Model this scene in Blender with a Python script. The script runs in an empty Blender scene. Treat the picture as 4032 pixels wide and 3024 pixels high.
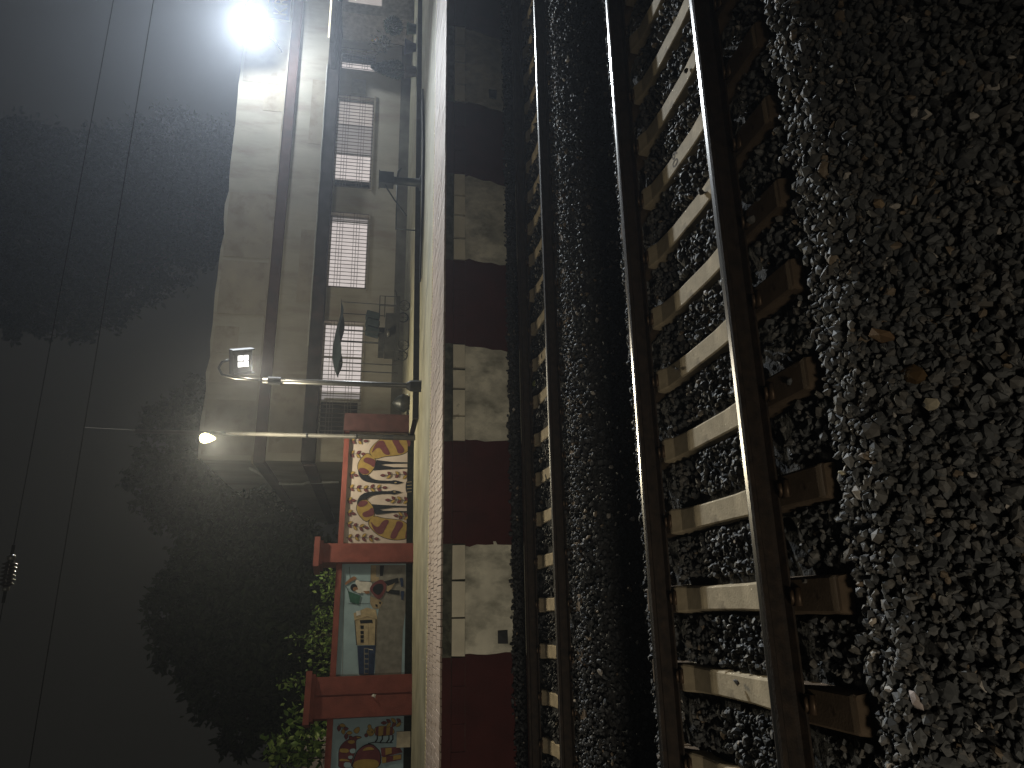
import bpy, bmesh, math, random
import numpy as np
from mathutils import Vector, Matrix
from mathutils.geometry import tessellate_polygon

random.seed(11)
RNG = np.random.default_rng(5)
scene = bpy.context.scene
C = scene.collection

def text_mesh(name, cu, parent):
    t = bpy.data.objects.new(name, cu); me = bpy.data.meshes.new_from_object(t); bpy.data.objects.remove(t)
    o = bpy.data.objects.new(name, me); C.objects.link(o); o.parent = parent
    return o

# ------------------------------------------------------------------ camera (phone held sideways)
CAM = Vector((0.0, 0.0, 2.2334))
RT = Vector((0.95426, -0.29659, 0.03818)).normalized()     # right of the upright view
FW = Vector((0.2989, 0.9362, -0.18514)).normalized()       # forward
DN = FW.cross(RT).normalized(); RT = DN.cross(FW).normalized()
cd = bpy.data.cameras.new('camera'); cam = bpy.data.objects.new('camera', cd); C.objects.link(cam)
cam.matrix_world = Matrix(((DN.x, RT.x, -FW.x, CAM.x), (DN.y, RT.y, -FW.y, CAM.y), (DN.z, RT.z, -FW.z, CAM.z), (0, 0, 0, 1)))
cd.sensor_width = 36.0; cd.lens = 2848.8 / 4032 * 36; cd.clip_start = 0.05; cd.clip_end = 1000
scene.camera = cam

# ------------------------------------------------------------------ night sky, exposure
world = bpy.data.worlds.new('World'); scene.world = world; world.use_nodes = True
bgn = world.node_tree.nodes['Background']
bgn.inputs['Color'].default_value = (1.0, 0.95, 0.82, 1); bgn.inputs['Strength'].default_value = 0.0080
vs = scene.view_settings
vs.view_transform = 'Standard'; vs.look = 'None'; vs.exposure = 0.0; vs.gamma = 1.0; vs.use_curve_mapping = False
cy = scene.cycles
cy.max_bounces = 4; cy.diffuse_bounces = 2; cy.glossy_bounces = 2; cy.transmission_bounces = 2; cy.volume_bounces = 0
cy.sample_clamp_indirect = 2.0; cy.sample_clamp_direct = 0.0; cy.use_denoising = True
cy.caustics_reflective = False; cy.caustics_refractive = False

FLOOD_POWER, FLOOD_SPILL, FLOOD_COL = 31000.0, 950.0, (0.88, 0.945, 1.0)
LED_POWER, LED_SPILL, LED_COL = 1500.0, 190.0, (1.0, 0.90, 0.72)
MAST_POWER, MAST_SPILL, MAST_COL = 1100.0, 980.0, (1.0, 0.89, 0.64)
NEAR_POWER, NEAR_COL = 4700.0, (1.0, 0.90, 0.73)
HAZE_DENSITY, HAZE_G = 0.0010, 0.76

# ------------------------------------------------------------------ materials
MATS = {}
def mat(name, col, rough=0.8, spec=0.3, metal=0.0, var=0.25, scale=6.0, bump=0.0, bscale=40.0, col2=None, stain=None, stscale=1.5, stlo=0.5, sthi=0.62, streak=None):
    if name in MATS: return MATS[name]
    m = bpy.data.materials.new(name); m.use_nodes = True; MATS[name] = m
    nt = m.node_tree; N = nt.nodes; L = nt.links
    b = N['Principled BSDF']
    b.inputs['Roughness'].default_value = rough; b.inputs['Metallic'].default_value = metal
    b.inputs['Specular IOR Level'].default_value = spec
    tc = N.new('ShaderNodeTexCoord')
    no = N.new('ShaderNodeTexNoise'); no.inputs['Scale'].default_value = scale; no.inputs['Detail'].default_value = 6.0
    L.new(tc.outputs['Object'], no.inputs['Vector'])
    ra = N.new('ShaderNodeValToRGB')
    c2 = col2 if col2 else tuple(c * (1 - var * 1.3) for c in col)
    hi = tuple(min(1, c * (1 + var * 0.6)) for c in col)
    ra.color_ramp.elements[0].position = 0.3; ra.color_ramp.elements[0].color = (*c2, 1)
    ra.color_ramp.elements[1].position = 0.72; ra.color_ramp.elements[1].color = (*hi, 1)
    L.new(no.outputs['Fac'], ra.inputs['Fac'])
    out = ra.outputs['Color']
    if stain:
        n2 = N.new('ShaderNodeTexNoise'); n2.inputs['Scale'].default_value = stscale; n2.inputs['Detail'].default_value = 9.0; n2.inputs['Roughness'].default_value = 0.65
        if streak:
            mp_ = N.new('ShaderNodeMapping'); mp_.inputs['Scale'].default_value = streak; L.new(tc.outputs['Object'], mp_.inputs['Vector']); L.new(mp_.outputs[0], n2.inputs['Vector'])
        else: L.new(tc.outputs['Object'], n2.inputs['Vector'])
        r2 = N.new('ShaderNodeValToRGB'); r2.color_ramp.elements[0].position = stlo; r2.color_ramp.elements[1].position = sthi
        L.new(n2.outputs['Fac'], r2.inputs['Fac'])
        mx = N.new('ShaderNodeMixRGB'); mx.inputs['Color2'].default_value = (*stain, 1)
        L.new(r2.outputs['Color'], mx.inputs['Fac']); L.new(out, mx.inputs['Color1']); out = mx.outputs['Color']
    L.new(out, b.inputs['Base Color'])
    if bump:
        n3 = N.new('ShaderNodeTexNoise'); n3.inputs['Scale'].default_value = bscale; n3.inputs['Detail'].default_value = 5.0
        L.new(tc.outputs['Object'], n3.inputs['Vector'])
        bp = N.new('ShaderNodeBump'); bp.inputs['Strength'].default_value = bump; bp.inputs['Distance'].default_value = 0.02
        L.new(n3.outputs['Fac'], bp.inputs['Height']); L.new(bp.outputs['Normal'], b.inputs['Normal'])
    return m
def attr_mat(name, ramp, rough=0.75, spec=0.4, attr='tone', trans=0.0):
    m = bpy.data.materials.new(name); m.use_nodes = True; nt = m.node_tree; N = nt.nodes; L = nt.links
    b = N['Principled BSDF']; b.inputs['Roughness'].default_value = rough; b.inputs['Specular IOR Level'].default_value = spec
    a = N.new('ShaderNodeAttribute'); a.attribute_name = attr
    ra = N.new('ShaderNodeValToRGB'); els = ra.color_ramp.elements
    while len(els) < len(ramp): els.new(0.5)
    for e, (p, c) in zip(els, ramp): e.position = p; e.color = (*c, 1)
    L.new(a.outputs['Fac'], ra.inputs['Fac'])
    tc = N.new('ShaderNodeTexCoord'); no = N.new('ShaderNodeTexNoise'); no.inputs['Scale'].default_value = 60
    L.new(tc.outputs['Object'], no.inputs['Vector'])
    mr = N.new('ShaderNodeMapRange'); mr.inputs[3].default_value = 0.75; mr.inputs[4].default_value = 1.25
    L.new(no.outputs['Fac'], mr.inputs[0])
    mx = N.new('ShaderNodeMixRGB'); mx.blend_type = 'MULTIPLY'; mx.inputs['Fac'].default_value = 1
    L.new(ra.outputs['Color'], mx.inputs['Color1']); L.new(mr.outputs[0], mx.inputs['Color2'])
    L.new(mx.outputs['Color'], b.inputs['Base Color'])
    if trans:
        tr = N.new('ShaderNodeBsdfTranslucent'); L.new(mx.outputs['Color'], tr.inputs['Color'])
        ms = N.new('ShaderNodeMixShader'); ms.inputs['Fac'].default_value = trans
        L.new(b.outputs[0], ms.inputs[1]); L.new(tr.outputs[0], ms.inputs[2])
        L.new(ms.outputs[0], N['Material Output'].inputs['Surface'])
    return m
def emat(name, col, strength, sampling='NONE'):
    m = bpy.data.materials.new(name); m.use_nodes = True; nt = m.node_tree
    nt.nodes.remove(nt.nodes['Principled BSDF'])
    e = nt.nodes.new('ShaderNodeEmission'); e.inputs['Color'].default_value = (*col, 1); e.inputs['Strength'].default_value = strength
    nt.links.new(e.outputs[0], nt.nodes['Material Output'].inputs['Surface'])
    m.cycles.emission_sampling = sampling
    return m
def pane_mat(name, col, strength):
    m = bpy.data.materials.new(name); m.use_nodes = True; nt = m.node_tree; N = nt.nodes; L = nt.links
    b = N['Principled BSDF']; b.inputs['Base Color'].default_value = (0.25, 0.24, 0.23, 1); b.inputs['Roughness'].default_value = 0.25
    tc = N.new('ShaderNodeTexCoord'); no = N.new('ShaderNodeTexNoise'); no.inputs['Scale'].default_value = 1.3; no.inputs['Detail'].default_value = 3
    L.new(tc.outputs['Object'], no.inputs['Vector'])
    mr = N.new('ShaderNodeMapRange'); mr.inputs[1].default_value = 0.3; mr.inputs[2].default_value = 0.7; mr.inputs[3].default_value = strength * 0.86; mr.inputs[4].default_value = strength * 1.08
    L.new(no.outputs['Fac'], mr.inputs[0])
    b.inputs['Emission Color'].default_value = (*col, 1); L.new(mr.outputs[0], b.inputs['Emission Strength'])
    m.cycles.emission_sampling = 'NONE'
    return m

# ------------------------------------------------------------------ mesh helpers
class MB:
    def __init__(s): s.v = []; s.f = []; s.m = []
    def add(s, vs, fs, mi=0):
        o = len(s.v); s.v += [tuple(p) for p in vs]
        s.f += [tuple(i + o for i in f) for f in fs]; s.m += [mi] * len(fs); return s
    def box(s, x0, x1, y0, y1, z0, z1, mi=0, M=None, jit=0.0):
        P = [Vector((x, y, z)) for z in (z0, z1) for y in (y0, y1) for x in (x0, x1)]
        if jit: P = [p + Vector((random.uniform(-jit, jit), random.uniform(-jit, jit), random.uniform(-jit, jit))) for p in P]
        if M is not None: P = [M @ p for p in P]
        return s.add(P, [(0, 2, 3, 1), (4, 5, 7, 6), (0, 1, 5, 4), (2, 6, 7, 3), (0, 4, 6, 2), (1, 3, 7, 5)], mi)
    def tube(s, pts, r, n=8, mi=0, cap=True):
        pts = [Vector(p) for p in pts]; rs = r if isinstance(r, (list, tuple)) else [r] * len(pts)
        rings = []
        prev = None
        for i, p in enumerate(pts):
            d = (pts[min(i + 1, len(pts) - 1)] - pts[max(i - 1, 0)]).normalized()
            if prev is None:
                u = d.orthogonal().normalized()
            else:
                u = (prev - d * prev.dot(d)); u = u.normalized() if u.length > 1e-6 else d.orthogonal().normalized()
            prev = u; w = d.cross(u)
            rings.append([p + (u * math.cos(2 * math.pi * k / n) + w * math.sin(2 * math.pi * k / n)) * rs[i] for k in range(n)])
        V = [q for ring in rings for q in ring]; F = []
        for i in range(len(pts) - 1):
            for k in range(n):
                F.append((i * n + k, i * n + (k + 1) % n, (i + 1) * n + (k + 1) % n, (i + 1) * n + k))
        if cap: F += [tuple(range(n - 1, -1, -1)), tuple(range((len(pts) - 1) * n, len(pts) * n))]
        return s.add(V, F, mi)
    def lathe(s, prof, c, n=16, mi=0, axis='z'):
        V = []; F = []
        for (r, h) in prof:
            for k in range(n):
                a = 2 * math.pi * k / n
                if axis == 'z': V.append((c[0] + r * math.cos(a), c[1] + r * math.sin(a), c[2] + h))
                else: V.append((c[0] + h, c[1] + r * math.cos(a), c[2] + r * math.sin(a)))
        for i in range(len(prof) - 1):
            for k in range(n): F.append((i * n + k, i * n + (k + 1) % n, (i + 1) * n + (k + 1) % n, (i + 1) * n + k))
        return s.add(V, F, mi)
    def build(s, name, mats, parent=None, smooth=False):
        me = bpy.data.meshes.new(name); me.from_pydata([tuple(v) for v in s.v], [], s.f)
        for m in (mats if isinstance(mats, (list, tuple)) else [mats]):
            if m: me.materials.append(m)
        me.polygons.foreach_set('material_index', s.m)
        me.polygons.foreach_set('use_smooth', [bool(smooth)] * len(me.polygons))
        me.update()
        o = bpy.data.objects.new(name, me); C.objects.link(o)
        if parent is not None: o.parent = parent
        return o
def link_copy(o, parent=None, loc=None):
    c = o.copy(); C.objects.link(c)
    if parent is not None: c.parent = parent
    if loc is not None: c.location = loc
    return c
def copy_tree(o, parent=None):
    c = o.copy(); C.objects.link(c); c.parent = parent
    for ch in list(o.children): copy_tree(ch, c)
    return c
def tag(o, label=None, cat=None, group=None, kind=None):
    if label: o['label'] = label
    if cat: o['category'] = cat
    if group: o['group'] = group
    if kind: o['kind'] = kind
    return o
def empty(name, loc=(0, 0, 0), rz=0.0):
    o = bpy.data.objects.new(name, None); C.objects.link(o); o.location = loc; o.rotation_euler = (0, 0, rz); o.empty_display_size = 0.2
    return o
def np_mesh(name, V, F, mats, tone=None, parent=None, nper=3):
    me = bpy.data.meshes.new(name); nv, nf = len(V), len(F)
    me.vertices.add(nv); me.vertices.foreach_set('co', np.ascontiguousarray(V, dtype=np.float32).ravel())
    me.loops.add(nf * nper); me.loops.foreach_set('vertex_index', np.ascontiguousarray(F, dtype=np.int32).ravel())
    me.polygons.add(nf); me.polygons.foreach_set('loop_start', np.arange(0, nf * nper, nper, dtype=np.int32))
    for m in (mats if isinstance(mats, (list, tuple)) else [mats]):
        if m: me.materials.append(m)
    if tone is not None:
        at = me.attributes.new('tone', 'FLOAT', 'FACE'); at.data.foreach_set('value', np.ascontiguousarray(tone, dtype=np.float32))
    me.polygons.foreach_set('use_smooth', np.zeros(nf, dtype=bool)); me.update(); me.validate()
    o = bpy.data.objects.new(name, me); C.objects.link(o)
    if parent is not None: o.parent = parent
    return o

# ------------------------------------------------------------------ the site
Y_C, G = 4.018, 1.743
Y_B, Y_A = Y_C + G, 8.894
Y_P = Y_A + G
YE, ZP = 12.0, 1.087                       # platform edge, platform level
SLEEPER_X = [0.068 + 0.6 * k for k in range(-11, 50)]

m_ballast_bed = mat('ballast_dust', (0.05, 0.049, 0.047), 0.95, 0.1, var=0.5, scale=25, bump=1.0, bscale=30)
m_earth = mat('earth', (0.06, 0.05, 0.04), 0.95, 0.1, var=0.4, scale=1.0)
g = MB().box(-60, 110, -25, 100, -1.6, -1.2).build('ground', m_earth); tag(g, kind='structure')

BED = [(-24.0, -0.98), (0.6, -0.98), (2.15, -0.70), (3.2, -0.24), (3.5, -0.235), (4.1, -0.25), (4.5, -0.27), (5.3, -0.27), (5.7, -0.25), (6.25, -0.235), (6.55, -0.30), (7.1, -0.66), (7.4, -0.66), (8.0, -0.28), (8.3, -0.235), (11.2, -0.215), (12.0, -0.075), (12.25, -0.07)]
by = np.array([b[0] for b in BED]); bz = np.array([b[1] for b in BED])
def bedz(y): return np.interp(y, by, bz)
xs = np.concatenate([np.linspace(-40, -4, 10), np.linspace(-3.5, 16, 118), np.linspace(17, 60, 22)])
ys = np.concatenate([np.linspace(-24, 0.4, 8), np.linspace(0.6, 12.25, 140)])
XX, YY = np.meshgrid(xs, ys); ZZ = bedz(YY) + RNG.normal(0, 0.012, XX.shape) - 0.02
V = np.stack([XX, YY, ZZ], -1).reshape(-1, 3); nx = len(xs); idx = np.arange(V.shape[0]).reshape(len(ys), nx)
F = np.stack([idx[:-1, :-1], idx[:-1, 1:], idx[1:, 1:], idx[1:, :-1]], -1).reshape(-1, 4)
bed = np_mesh('ballast_bed', V, F, m_ballast_bed, nper=4); tag(bed, kind='structure')

# crushed stone: angular pieces, each its own little solid
ICO = bmesh.new(); bmesh.ops.create_icosphere(ICO, subdivisions=1, radius=1.0)
ICO_V = np.array([v.co[:] for v in ICO.verts]); ICO_F = np.array([[v.index for v in f.verts] for f in ICO.faces]); ICO.free()
def stones(P, R, flat=0.55):
    n = len(P)
    protos = []
    for _ in range(14):
        v = ICO_V * RNG.uniform(0.66, 1.16, (len(ICO_V), 1)) * np.array([1.1, RNG.uniform(0.6, 0.95), RNG.uniform(flat - 0.15, flat + 0.2)])
        protos.append(v)
    protos = np.array(protos)[RNG.integers(0, 14, n)]
    q = RNG.normal(size=(n, 4)); q[:, 1:3] *= 0.55; q /= np.linalg.norm(q, axis=1, keepdims=True)
    w, x, y, z = q.T
    Rm = np.stack([np.stack([1 - 2 * (y * y + z * z), 2 * (x * y - z * w), 2 * (x * z + y * w)], -1), np.stack([2 * (x * y + z * w), 1 - 2 * (x * x + z * z), 2 * (y * z - x * w)], -1), np.stack([2 * (x * z - y * w), 2 * (y * z + x * w), 1 - 2 * (x * x + y * y)], -1)], 1)
    vv = np.einsum('nij,nkj->nki', Rm, protos * R[:, None, None]) + P[:, None, :]
    ff = ICO_F[None] + (np.arange(n) * len(ICO_V))[:, None, None]
    t = RNG.uniform(0.0, 0.8, n); sp = RNG.uniform(size=n)
    t = np.where(sp < 0.012, 0.97, np.where(sp < 0.035, 0.88, t))
    return vv.reshape(-1, 3), ff.reshape(-1, 3), np.repeat(t, len(ICO_F))
pts = []; rad = []
def scatter(x0, x1, y0, y1, dens, r0, r1, lift=0.0):
    n = int((x1 - x0) * (y1 - y0) * dens)
    x = RNG.uniform(x0, x1, n); y = RNG.uniform(y0, y1, n); r = RNG.uniform(r0, r1, n) * RNG.choice([0.6, 0.85, 1, 1, 1.3], n)
    k = np.round((x - 0.068) / 0.6) * 0.6 + 0.068
    on = (np.abs(x - k) < 0.125 + r * 0.55) & (((y > 3.42) & (y < 6.36)) | ((y > 8.29) & (y < 11.24)))
    rl = np.zeros(n, bool)
    for yr in (Y_A, Y_B, Y_C, Y_P): rl |= np.abs(y - yr) < 0.075 + r * 0.8
    keep = ~(on | rl); x, y, r = x[keep], y[keep], r[keep]
    z = bedz(y) + RNG.uniform(-0.022, 0.03, len(x)) + lift
    pts.append(np.stack([x, y, z], -1)); rad.append(r)
scatter(-1.6, 6.0, 0.9, 3.45, 1700, 0.017, 0.038)
scatter(-1.6, 6.0, 0.9, 3.45, 60, 0.036, 0.05)
scatter(-1.8, 9.5, 3.45, 6.4, 900, 0.017, 0.036)
scatter(-2.4, 13.0, 6.4, 8.4, 560, 0.018, 0.038)
scatter(-2.6, 15.0, 8.4, 12.0, 330, 0.024, 0.042)
scatter(9.5, 24.0, 3.4, 8.4, 90, 0.03, 0.05)
nb_ = 5200; bx_ = RNG.uniform(-2.4, 13, nb_); by_ = RNG.uniform(8.12, 8.80, nb_)
pts.append(np.stack([bx_, by_, -0.175 + 0.05 * np.minimum(1, (by_ - 8.12) / 0.2) - 0.05 + RNG.uniform(-0.02, 0.022, nb_)], -1)); rad.append(RNG.uniform(0.018, 0.036, nb_))
lx = RNG.choice(np.array(SLEEPER_X[8:30]), 26) + RNG.uniform(-0.07, 0.07, 26); ly = np.where(RNG.uniform(size=26) < 0.6, RNG.uniform(3.45, 3.85, 26), RNG.uniform(4.3, 5.5, 26))
pts.append(np.stack([lx, ly, np.where(ly < 4.0, -0.16, -0.20)], -1)); rad.append(RNG.uniform(0.02, 0.034, 26))
P = np.concatenate(pts); R = np.concatenate(rad)
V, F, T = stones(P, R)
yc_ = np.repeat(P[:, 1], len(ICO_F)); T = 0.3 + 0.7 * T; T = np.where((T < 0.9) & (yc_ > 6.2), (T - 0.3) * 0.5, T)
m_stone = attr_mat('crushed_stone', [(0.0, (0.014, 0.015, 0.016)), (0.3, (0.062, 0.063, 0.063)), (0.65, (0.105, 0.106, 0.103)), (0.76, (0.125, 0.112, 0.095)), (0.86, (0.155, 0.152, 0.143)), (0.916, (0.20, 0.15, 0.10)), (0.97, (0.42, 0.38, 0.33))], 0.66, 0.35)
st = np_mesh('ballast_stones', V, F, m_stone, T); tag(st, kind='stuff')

# ------------------------------------------------------------------ tracks
m_rust = mat('rusty_rail_steel', (0.026, 0.0165, 0.010), 0.75, 0.3, 0.0, var=0.5, scale=14, bump=0.25, bscale=90)
m_head = mat('polished_rail_head', (0.26, 0.255, 0.245), 0.24, 0.5, 1.0, var=0.08, scale=20)
m_sleeper = mat('sleeper_concrete', (0.47, 0.385, 0.255), 0.85, 0.2, var=0.22, scale=7, bump=0.15, bscale=60, stain=(0.13, 0.10, 0.07), stscale=4.0, stlo=0.58, sthi=0.75)
m_clip = mat('clip_steel', (0.12, 0.08, 0.05), 0.5, 0.4, 0.6)
RAILPROF = [(-0.035, -0.006), (-0.014, 0.0), (0.020, 0.0), (0.035, -0.006), (0.036, -0.035), (0.012, -0.052), (0.010, -0.118), (0.022, -0.138), (0.075, -0.150), (0.075, -0.163), (-0.075, -0.163), (-0.075, -0.150), (-0.022, -0.138), (-0.010, -0.118), (-0.012, -0.052), (-0.036, -0.035)]
def rail_mesh():
    mb = MB(); n = len(RAILPROF); xs = [-14 + 2.0 * i for i in range(40)]
    for x in xs:
        mb.v += [(x, p[0], p[1]) for p in RAILPROF]
    for i in range(len(xs) - 1):
        for k in range(n):
            mb.f.append((i * n + k, i * n + (k + 1) % n, (i + 1) * n + (k + 1) % n, (i + 1) * n + k)); mb.m.append(1 if k == 1 else 0)
    return mb
def sleeper_mesh():
    mb = MB(); prof = []
    for y, tw, bw, z in [(-1.375, 0.085, 0.125, -0.178), (-1.36, 0.09, 0.125, -0.172), (-0.74, 0.092, 0.125, -0.164), (-0.71, 0.092, 0.125, -0.166), (-0.60, 0.085, 0.12, -0.205), (-0.25, 0.078, 0.112, -0.226), (0.25, 0.078, 0.112, -0.226), (0.60, 0.085, 0.12, -0.205), (0.71, 0.092, 0.125, -0.166), (0.74, 0.092, 0.125, -0.164), (1.36, 0.09, 0.125, -0.172), (1.375, 0.085, 0.125, -0.178)]:
        prof.append([(-bw, y, -0.40), (-tw - 0.006, y, z - 0.008), (-tw + 0.006, y, z), (tw - 0.006, y, z), (tw + 0.006, y, z - 0.008), (bw, y, -0.40)])
    V = [p for r in prof for p in r]; F = []
    for i in range(len(prof) - 1):
        for k in range(5): F.append((i * 6 + k, i * 6 + k + 1, (i + 1) * 6 + k + 1, (i + 1) * 6 + k))
    F += [tuple(range(6)), tuple(range((len(prof) - 1) * 6 + 5, (len(prof) - 1) * 6 - 1, -1))]
    mb.add(V, F); mb.m = [1 if (abs(sum(V[i][1] for i in f) / len(f)) > 0.78) else 0 for f in F]; return mb
def clip_mesh():
    mb = MB(); mb.tube([(-0.045, 0.02, 0.0), (-0.02, 0.07, 0.03), (0.02, 0.07, 0.03), (0.04, 0.02, 0.006), (0.0, -0.02, 0.008)], 0.011, 6)
    mb.box(-0.05, 0.05, 0.03, 0.10, -0.01, 0.008); return mb
m_sleeper_end = mat('rust_stained_concrete', (0.12, 0.085, 0.055), 0.9, 0.15, var=0.3, scale=6, bump=0.15, bscale=60, stain=(0.06, 0.042, 0.028), stscale=9.0, stlo=0.58, sthi=0.66)
sl_me = sleeper_mesh().build('sleeper', [m_sleeper, m_sleeper_end]); cl_me = clip_mesh().build('rail_clip', m_clip, None, True); rl_me = rail_mesh().build('rail', [m_rust, m_head])
first = True
for yc, nm in ((Y_C + G / 2, 'near'), (Y_A + G / 2, 'far')):
    tr = empty('railway_track', (0, yc, 0)); tag(tr, {'near': 'broad gauge track on concrete sleepers closest to the camera', 'far': 'broad gauge track running along the foot of the striped platform wall'}[nm], 'railway track', 'railway tracks', 'structure')
    for s in (-1, 1):
        r = rl_me if first else link_copy(rl_me); first = False
        r.parent = tr; r.location = (0, s * G / 2, 0)
    for x in SLEEPER_X:
        o = link_copy(sl_me, tr, (x + random.uniform(-0.012, 0.012), random.uniform(-0.02, 0.02), random.uniform(-0.006, 0.002))); o.rotation_euler = (0, 0, random.uniform(-0.012, 0.012))
        if -2 < x < (5 if nm == 'near' else 7):
            for s in (-1, 1):
                for d in (-1, 1):
                    c = link_copy(cl_me, o, (random.uniform(-0.01, 0.01), s * G / 2 + d * 0.062, -0.158)); c.rotation_euler = (0, 0, 0 if d > 0 else math.pi)
bpy.data.objects.remove(sl_me); bpy.data.objects.remove(cl_me)

# ------------------------------------------------------------------ platform
m_conc = mat('platform_concrete', (0.29, 0.27, 0.19), 0.85, 0.25, var=0.22, scale=1.6, bump=0.12, bscale=25, stain=(0.17, 0.155, 0.10), stscale=0.9, stlo=0.5, sthi=0.72)
m_paver = mat('pinkish_paver', (0.34, 0.265, 0.215), 0.8, 0.3, var=0.18, scale=3.0, bump=0.1, bscale=50, stain=(0.25, 0.195, 0.16), stscale=1.2, stlo=0.5, sthi=0.7)
m_joint = mat('paver_joint', (0.10, 0.08, 0.07), 0.95, 0.1)
m_yellow = mat('yellow_line_paint', (0.50, 0.40, 0.18), 0.7, 0.3, var=0.2, scale=9)
m_wallw = mat('dirty_whitewash', (0.74, 0.70, 0.56), 0.9, 0.15, var=0.25, scale=2.2, bump=0.3, bscale=18, stain=(0.27, 0.26, 0.205), stscale=3.0, stlo=0.42, sthi=0.66, streak=(0.9, 1.0, 0.6))
m_cream = mat('cream_block_paint', (0.76, 0.70, 0.54), 0.85, 0.2, var=0.14, scale=3, bump=0.2, bscale=22, stain=(0.24, 0.21, 0.15), stscale=3.0, stlo=0.60, sthi=0.72)
m_red = mat('dull_red_paint', (0.062, 0.012, 0.010), 0.8, 0.25, var=0.22, scale=2.5, bump=0.2, bscale=20)
m_raw = mat('raw_mossy_concrete', (0.115, 0.115, 0.085), 0.95, 0.1, var=0.45, scale=8, bump=0.6, bscale=14, stain=(0.05, 0.05, 0.035), stscale=5, stlo=0.48, sthi=0.6)
m_black = mat('black_kerb_paint', (0.016, 0.017, 0.018), 0.6, 0.35, var=0.4, scale=5)
pl = empty('platform', (0, 0, 0)); tag(pl, kind='structure')
# floor: slab whose back follows the mural wall and the kerb
MB().add([(-40, YE + 0.02, ZP - 0.02), (60, YE + 0.02, ZP - 0.02), (60, 30, ZP - 0.02), (-40, 13, ZP - 0.02), (-40, 34, ZP - 0.02), (60, 34, ZP - 0.02)], [(0, 1, 2, 3), (3, 2, 5, 4)]).build('floor', m_conc, pl)
MB().box(-14, 45, YE + 0.05, YE + 0.5, -0.5, ZP - 0.16).build('core', m_raw, pl)
MB().box(-14, 45, YE + 0.06, 14.70, ZP - 0.021, ZP - 0.012).build('paver_bedding', m_joint, pl)
# edge slab under the paving, then blocks, then plastered wall in painted bays
bounds = [-8.0, -6.2, -4.4, -2.5, -0.68, 1.06, 2.77, 4.55, 6.19, 8.03, 9.67, 11.54, 13.3, 15.1, 16.9, 18.7, 20.5, 22.3, 24.1, 26, 28]
for i in range(len(bounds) - 1):
    x0, x1 = bounds[i], bounds[i + 1]; white = (i % 2 == 0)
    # top band
    n = 9; mb = MB()
    mb.box(x0, x1, YE + 0.012, YE + 0.3, 0.912, ZP - 0.022, 0, None, 0.003)
    mb.build('edge_band', m_raw if white else m_red, pl)
    # blocks
    nb = max(3, int(round((x1 - x0) / 0.5))); e = [x0 + (x1 - x0) * k / nb + (random.uniform(-0.05, 0.05) if 0 < k < nb else 0) for k in range(nb + 1)]
    for k in range(nb):
        gap = random.uniform(0.010, 0.028) if white else 0.003
        b = MB().box(e[k] + gap, e[k + 1] - gap, YE - 0.004 - random.uniform(0, 0.006), YE + 0.25, 0.698, 0.906, 0, None, 0.004 if white else 0.002)
        b.build('coping_block', m_cream if white else m_red, pl)
    # lower bay, slightly bellied, wavy paint edges (each bay is its own plaster skin)
    zs = [-0.35, -0.1, 0.05, 0.2, 0.35, 0.5, 0.62, 0.692]; prof = []
    rs = random.Random(i); rs2 = random.Random(i + 1)
    lw = [rs.uniform(-0.022, 0.022) for _ in zs]; rw = [rs2.uniform(-0.022, 0.022) for _ in zs]
    lean = lambda z: max(-0.03, 0.018 * (x0 - 1.0)) * max(0, 0.6 - z) / 0.6
    mb = MB(); nxx = 7; off = 0.0 if white else -0.006
    for j, z in enumerate(zs):
        xa, xb = x0 - lean(z) + lw[j], x1 - lean(z) + rw[j]
        if not white: xa -= 0.03; xb += 0.03
        for k in range(nxx):
            t = k / (nxx - 1); mb.v.append((xa + (xb - xa) * t, YE + 0.03 - 0.02 * (1 - abs(z - 0.25) / 0.6) + off + random.uniform(-0.004, 0.004), z))
    for j in range(len(zs) - 1):
        for k in range(nxx - 1):
            mb.f.append((j * nxx + k, j * nxx + k + 1, (j + 1) * nxx + k + 1, (j + 1) * nxx + k)); mb.m.append(0)
    mb.build('painted_bay', m_wallw if white else m_red, pl, True)
for xd, zd in ((-0.40, 0.10), (9.95, 0.14)):
    MB().box(xd - 0.10, xd + 0.10, YE - 0.008, YE + 0.10, zd - 0.09, zd + 0.07, 0, None, 0.012).build('drain_outlet', m_black, pl)
# paving: ribs of narrow pavers in four courses, laid across
cuts = [YE - 0.012, 12.66, 13.33, 14.0, 14.60]
PX = np.arange(-3.0, 30, 0.105)
sizes = [c1 - c0 - 0.012 for c0, c1 in zip(cuts, cuts[1:])]
pv_me = []
for wy in sizes:
    me = MB().box(-0.047, 0.047, 0, wy, -0.03, 0.0).build('paver', m_paver); pv_me.append(me)
far = MB(); cnt = 0; near_list = []
for k in range(4):
    for x in PX: near_list.append((abs(x - 0.5) + k * 0.4, k, x))
near_list.sort()
for q, (d, k, x) in enumerate(near_list):
    dz = random.uniform(-0.004, 0.003); xx = x + random.uniform(-0.003, 0.003) + (0.05 if k % 2 else 0); yy = cuts[k] + 0.006 + (random.uniform(-0.002, 0.002) if k == 0 else 0)
    if q < 296: link_copy(pv_me[k], pl, (xx, yy, ZP + dz))
    else: far.box(xx - 0.047, xx + 0.047, yy, yy + sizes[k], ZP - 0.03 + dz, ZP + dz)
for o in pv_me: bpy.data.objects.remove(o)
tag(far.build('paver_field', m_paver, pl), kind='stuff')
d0 = MB().box(-0.021, 0.021, 0, 0.11, -0.02, 0.0, 0, Matrix(((1, 0.35, 0, 0), (0, 1, 0, 0), (0, 0, 1, 0), (0, 0, 0, 1)))).build('line_dash', m_yellow)
for i in range(250): link_copy(d0, pl, (-2.95 + i * 0.078, 14.60 + random.uniform(-0.004, 0.004), ZP + 0.001 + random.uniform(-0.001, 0.002)))
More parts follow.
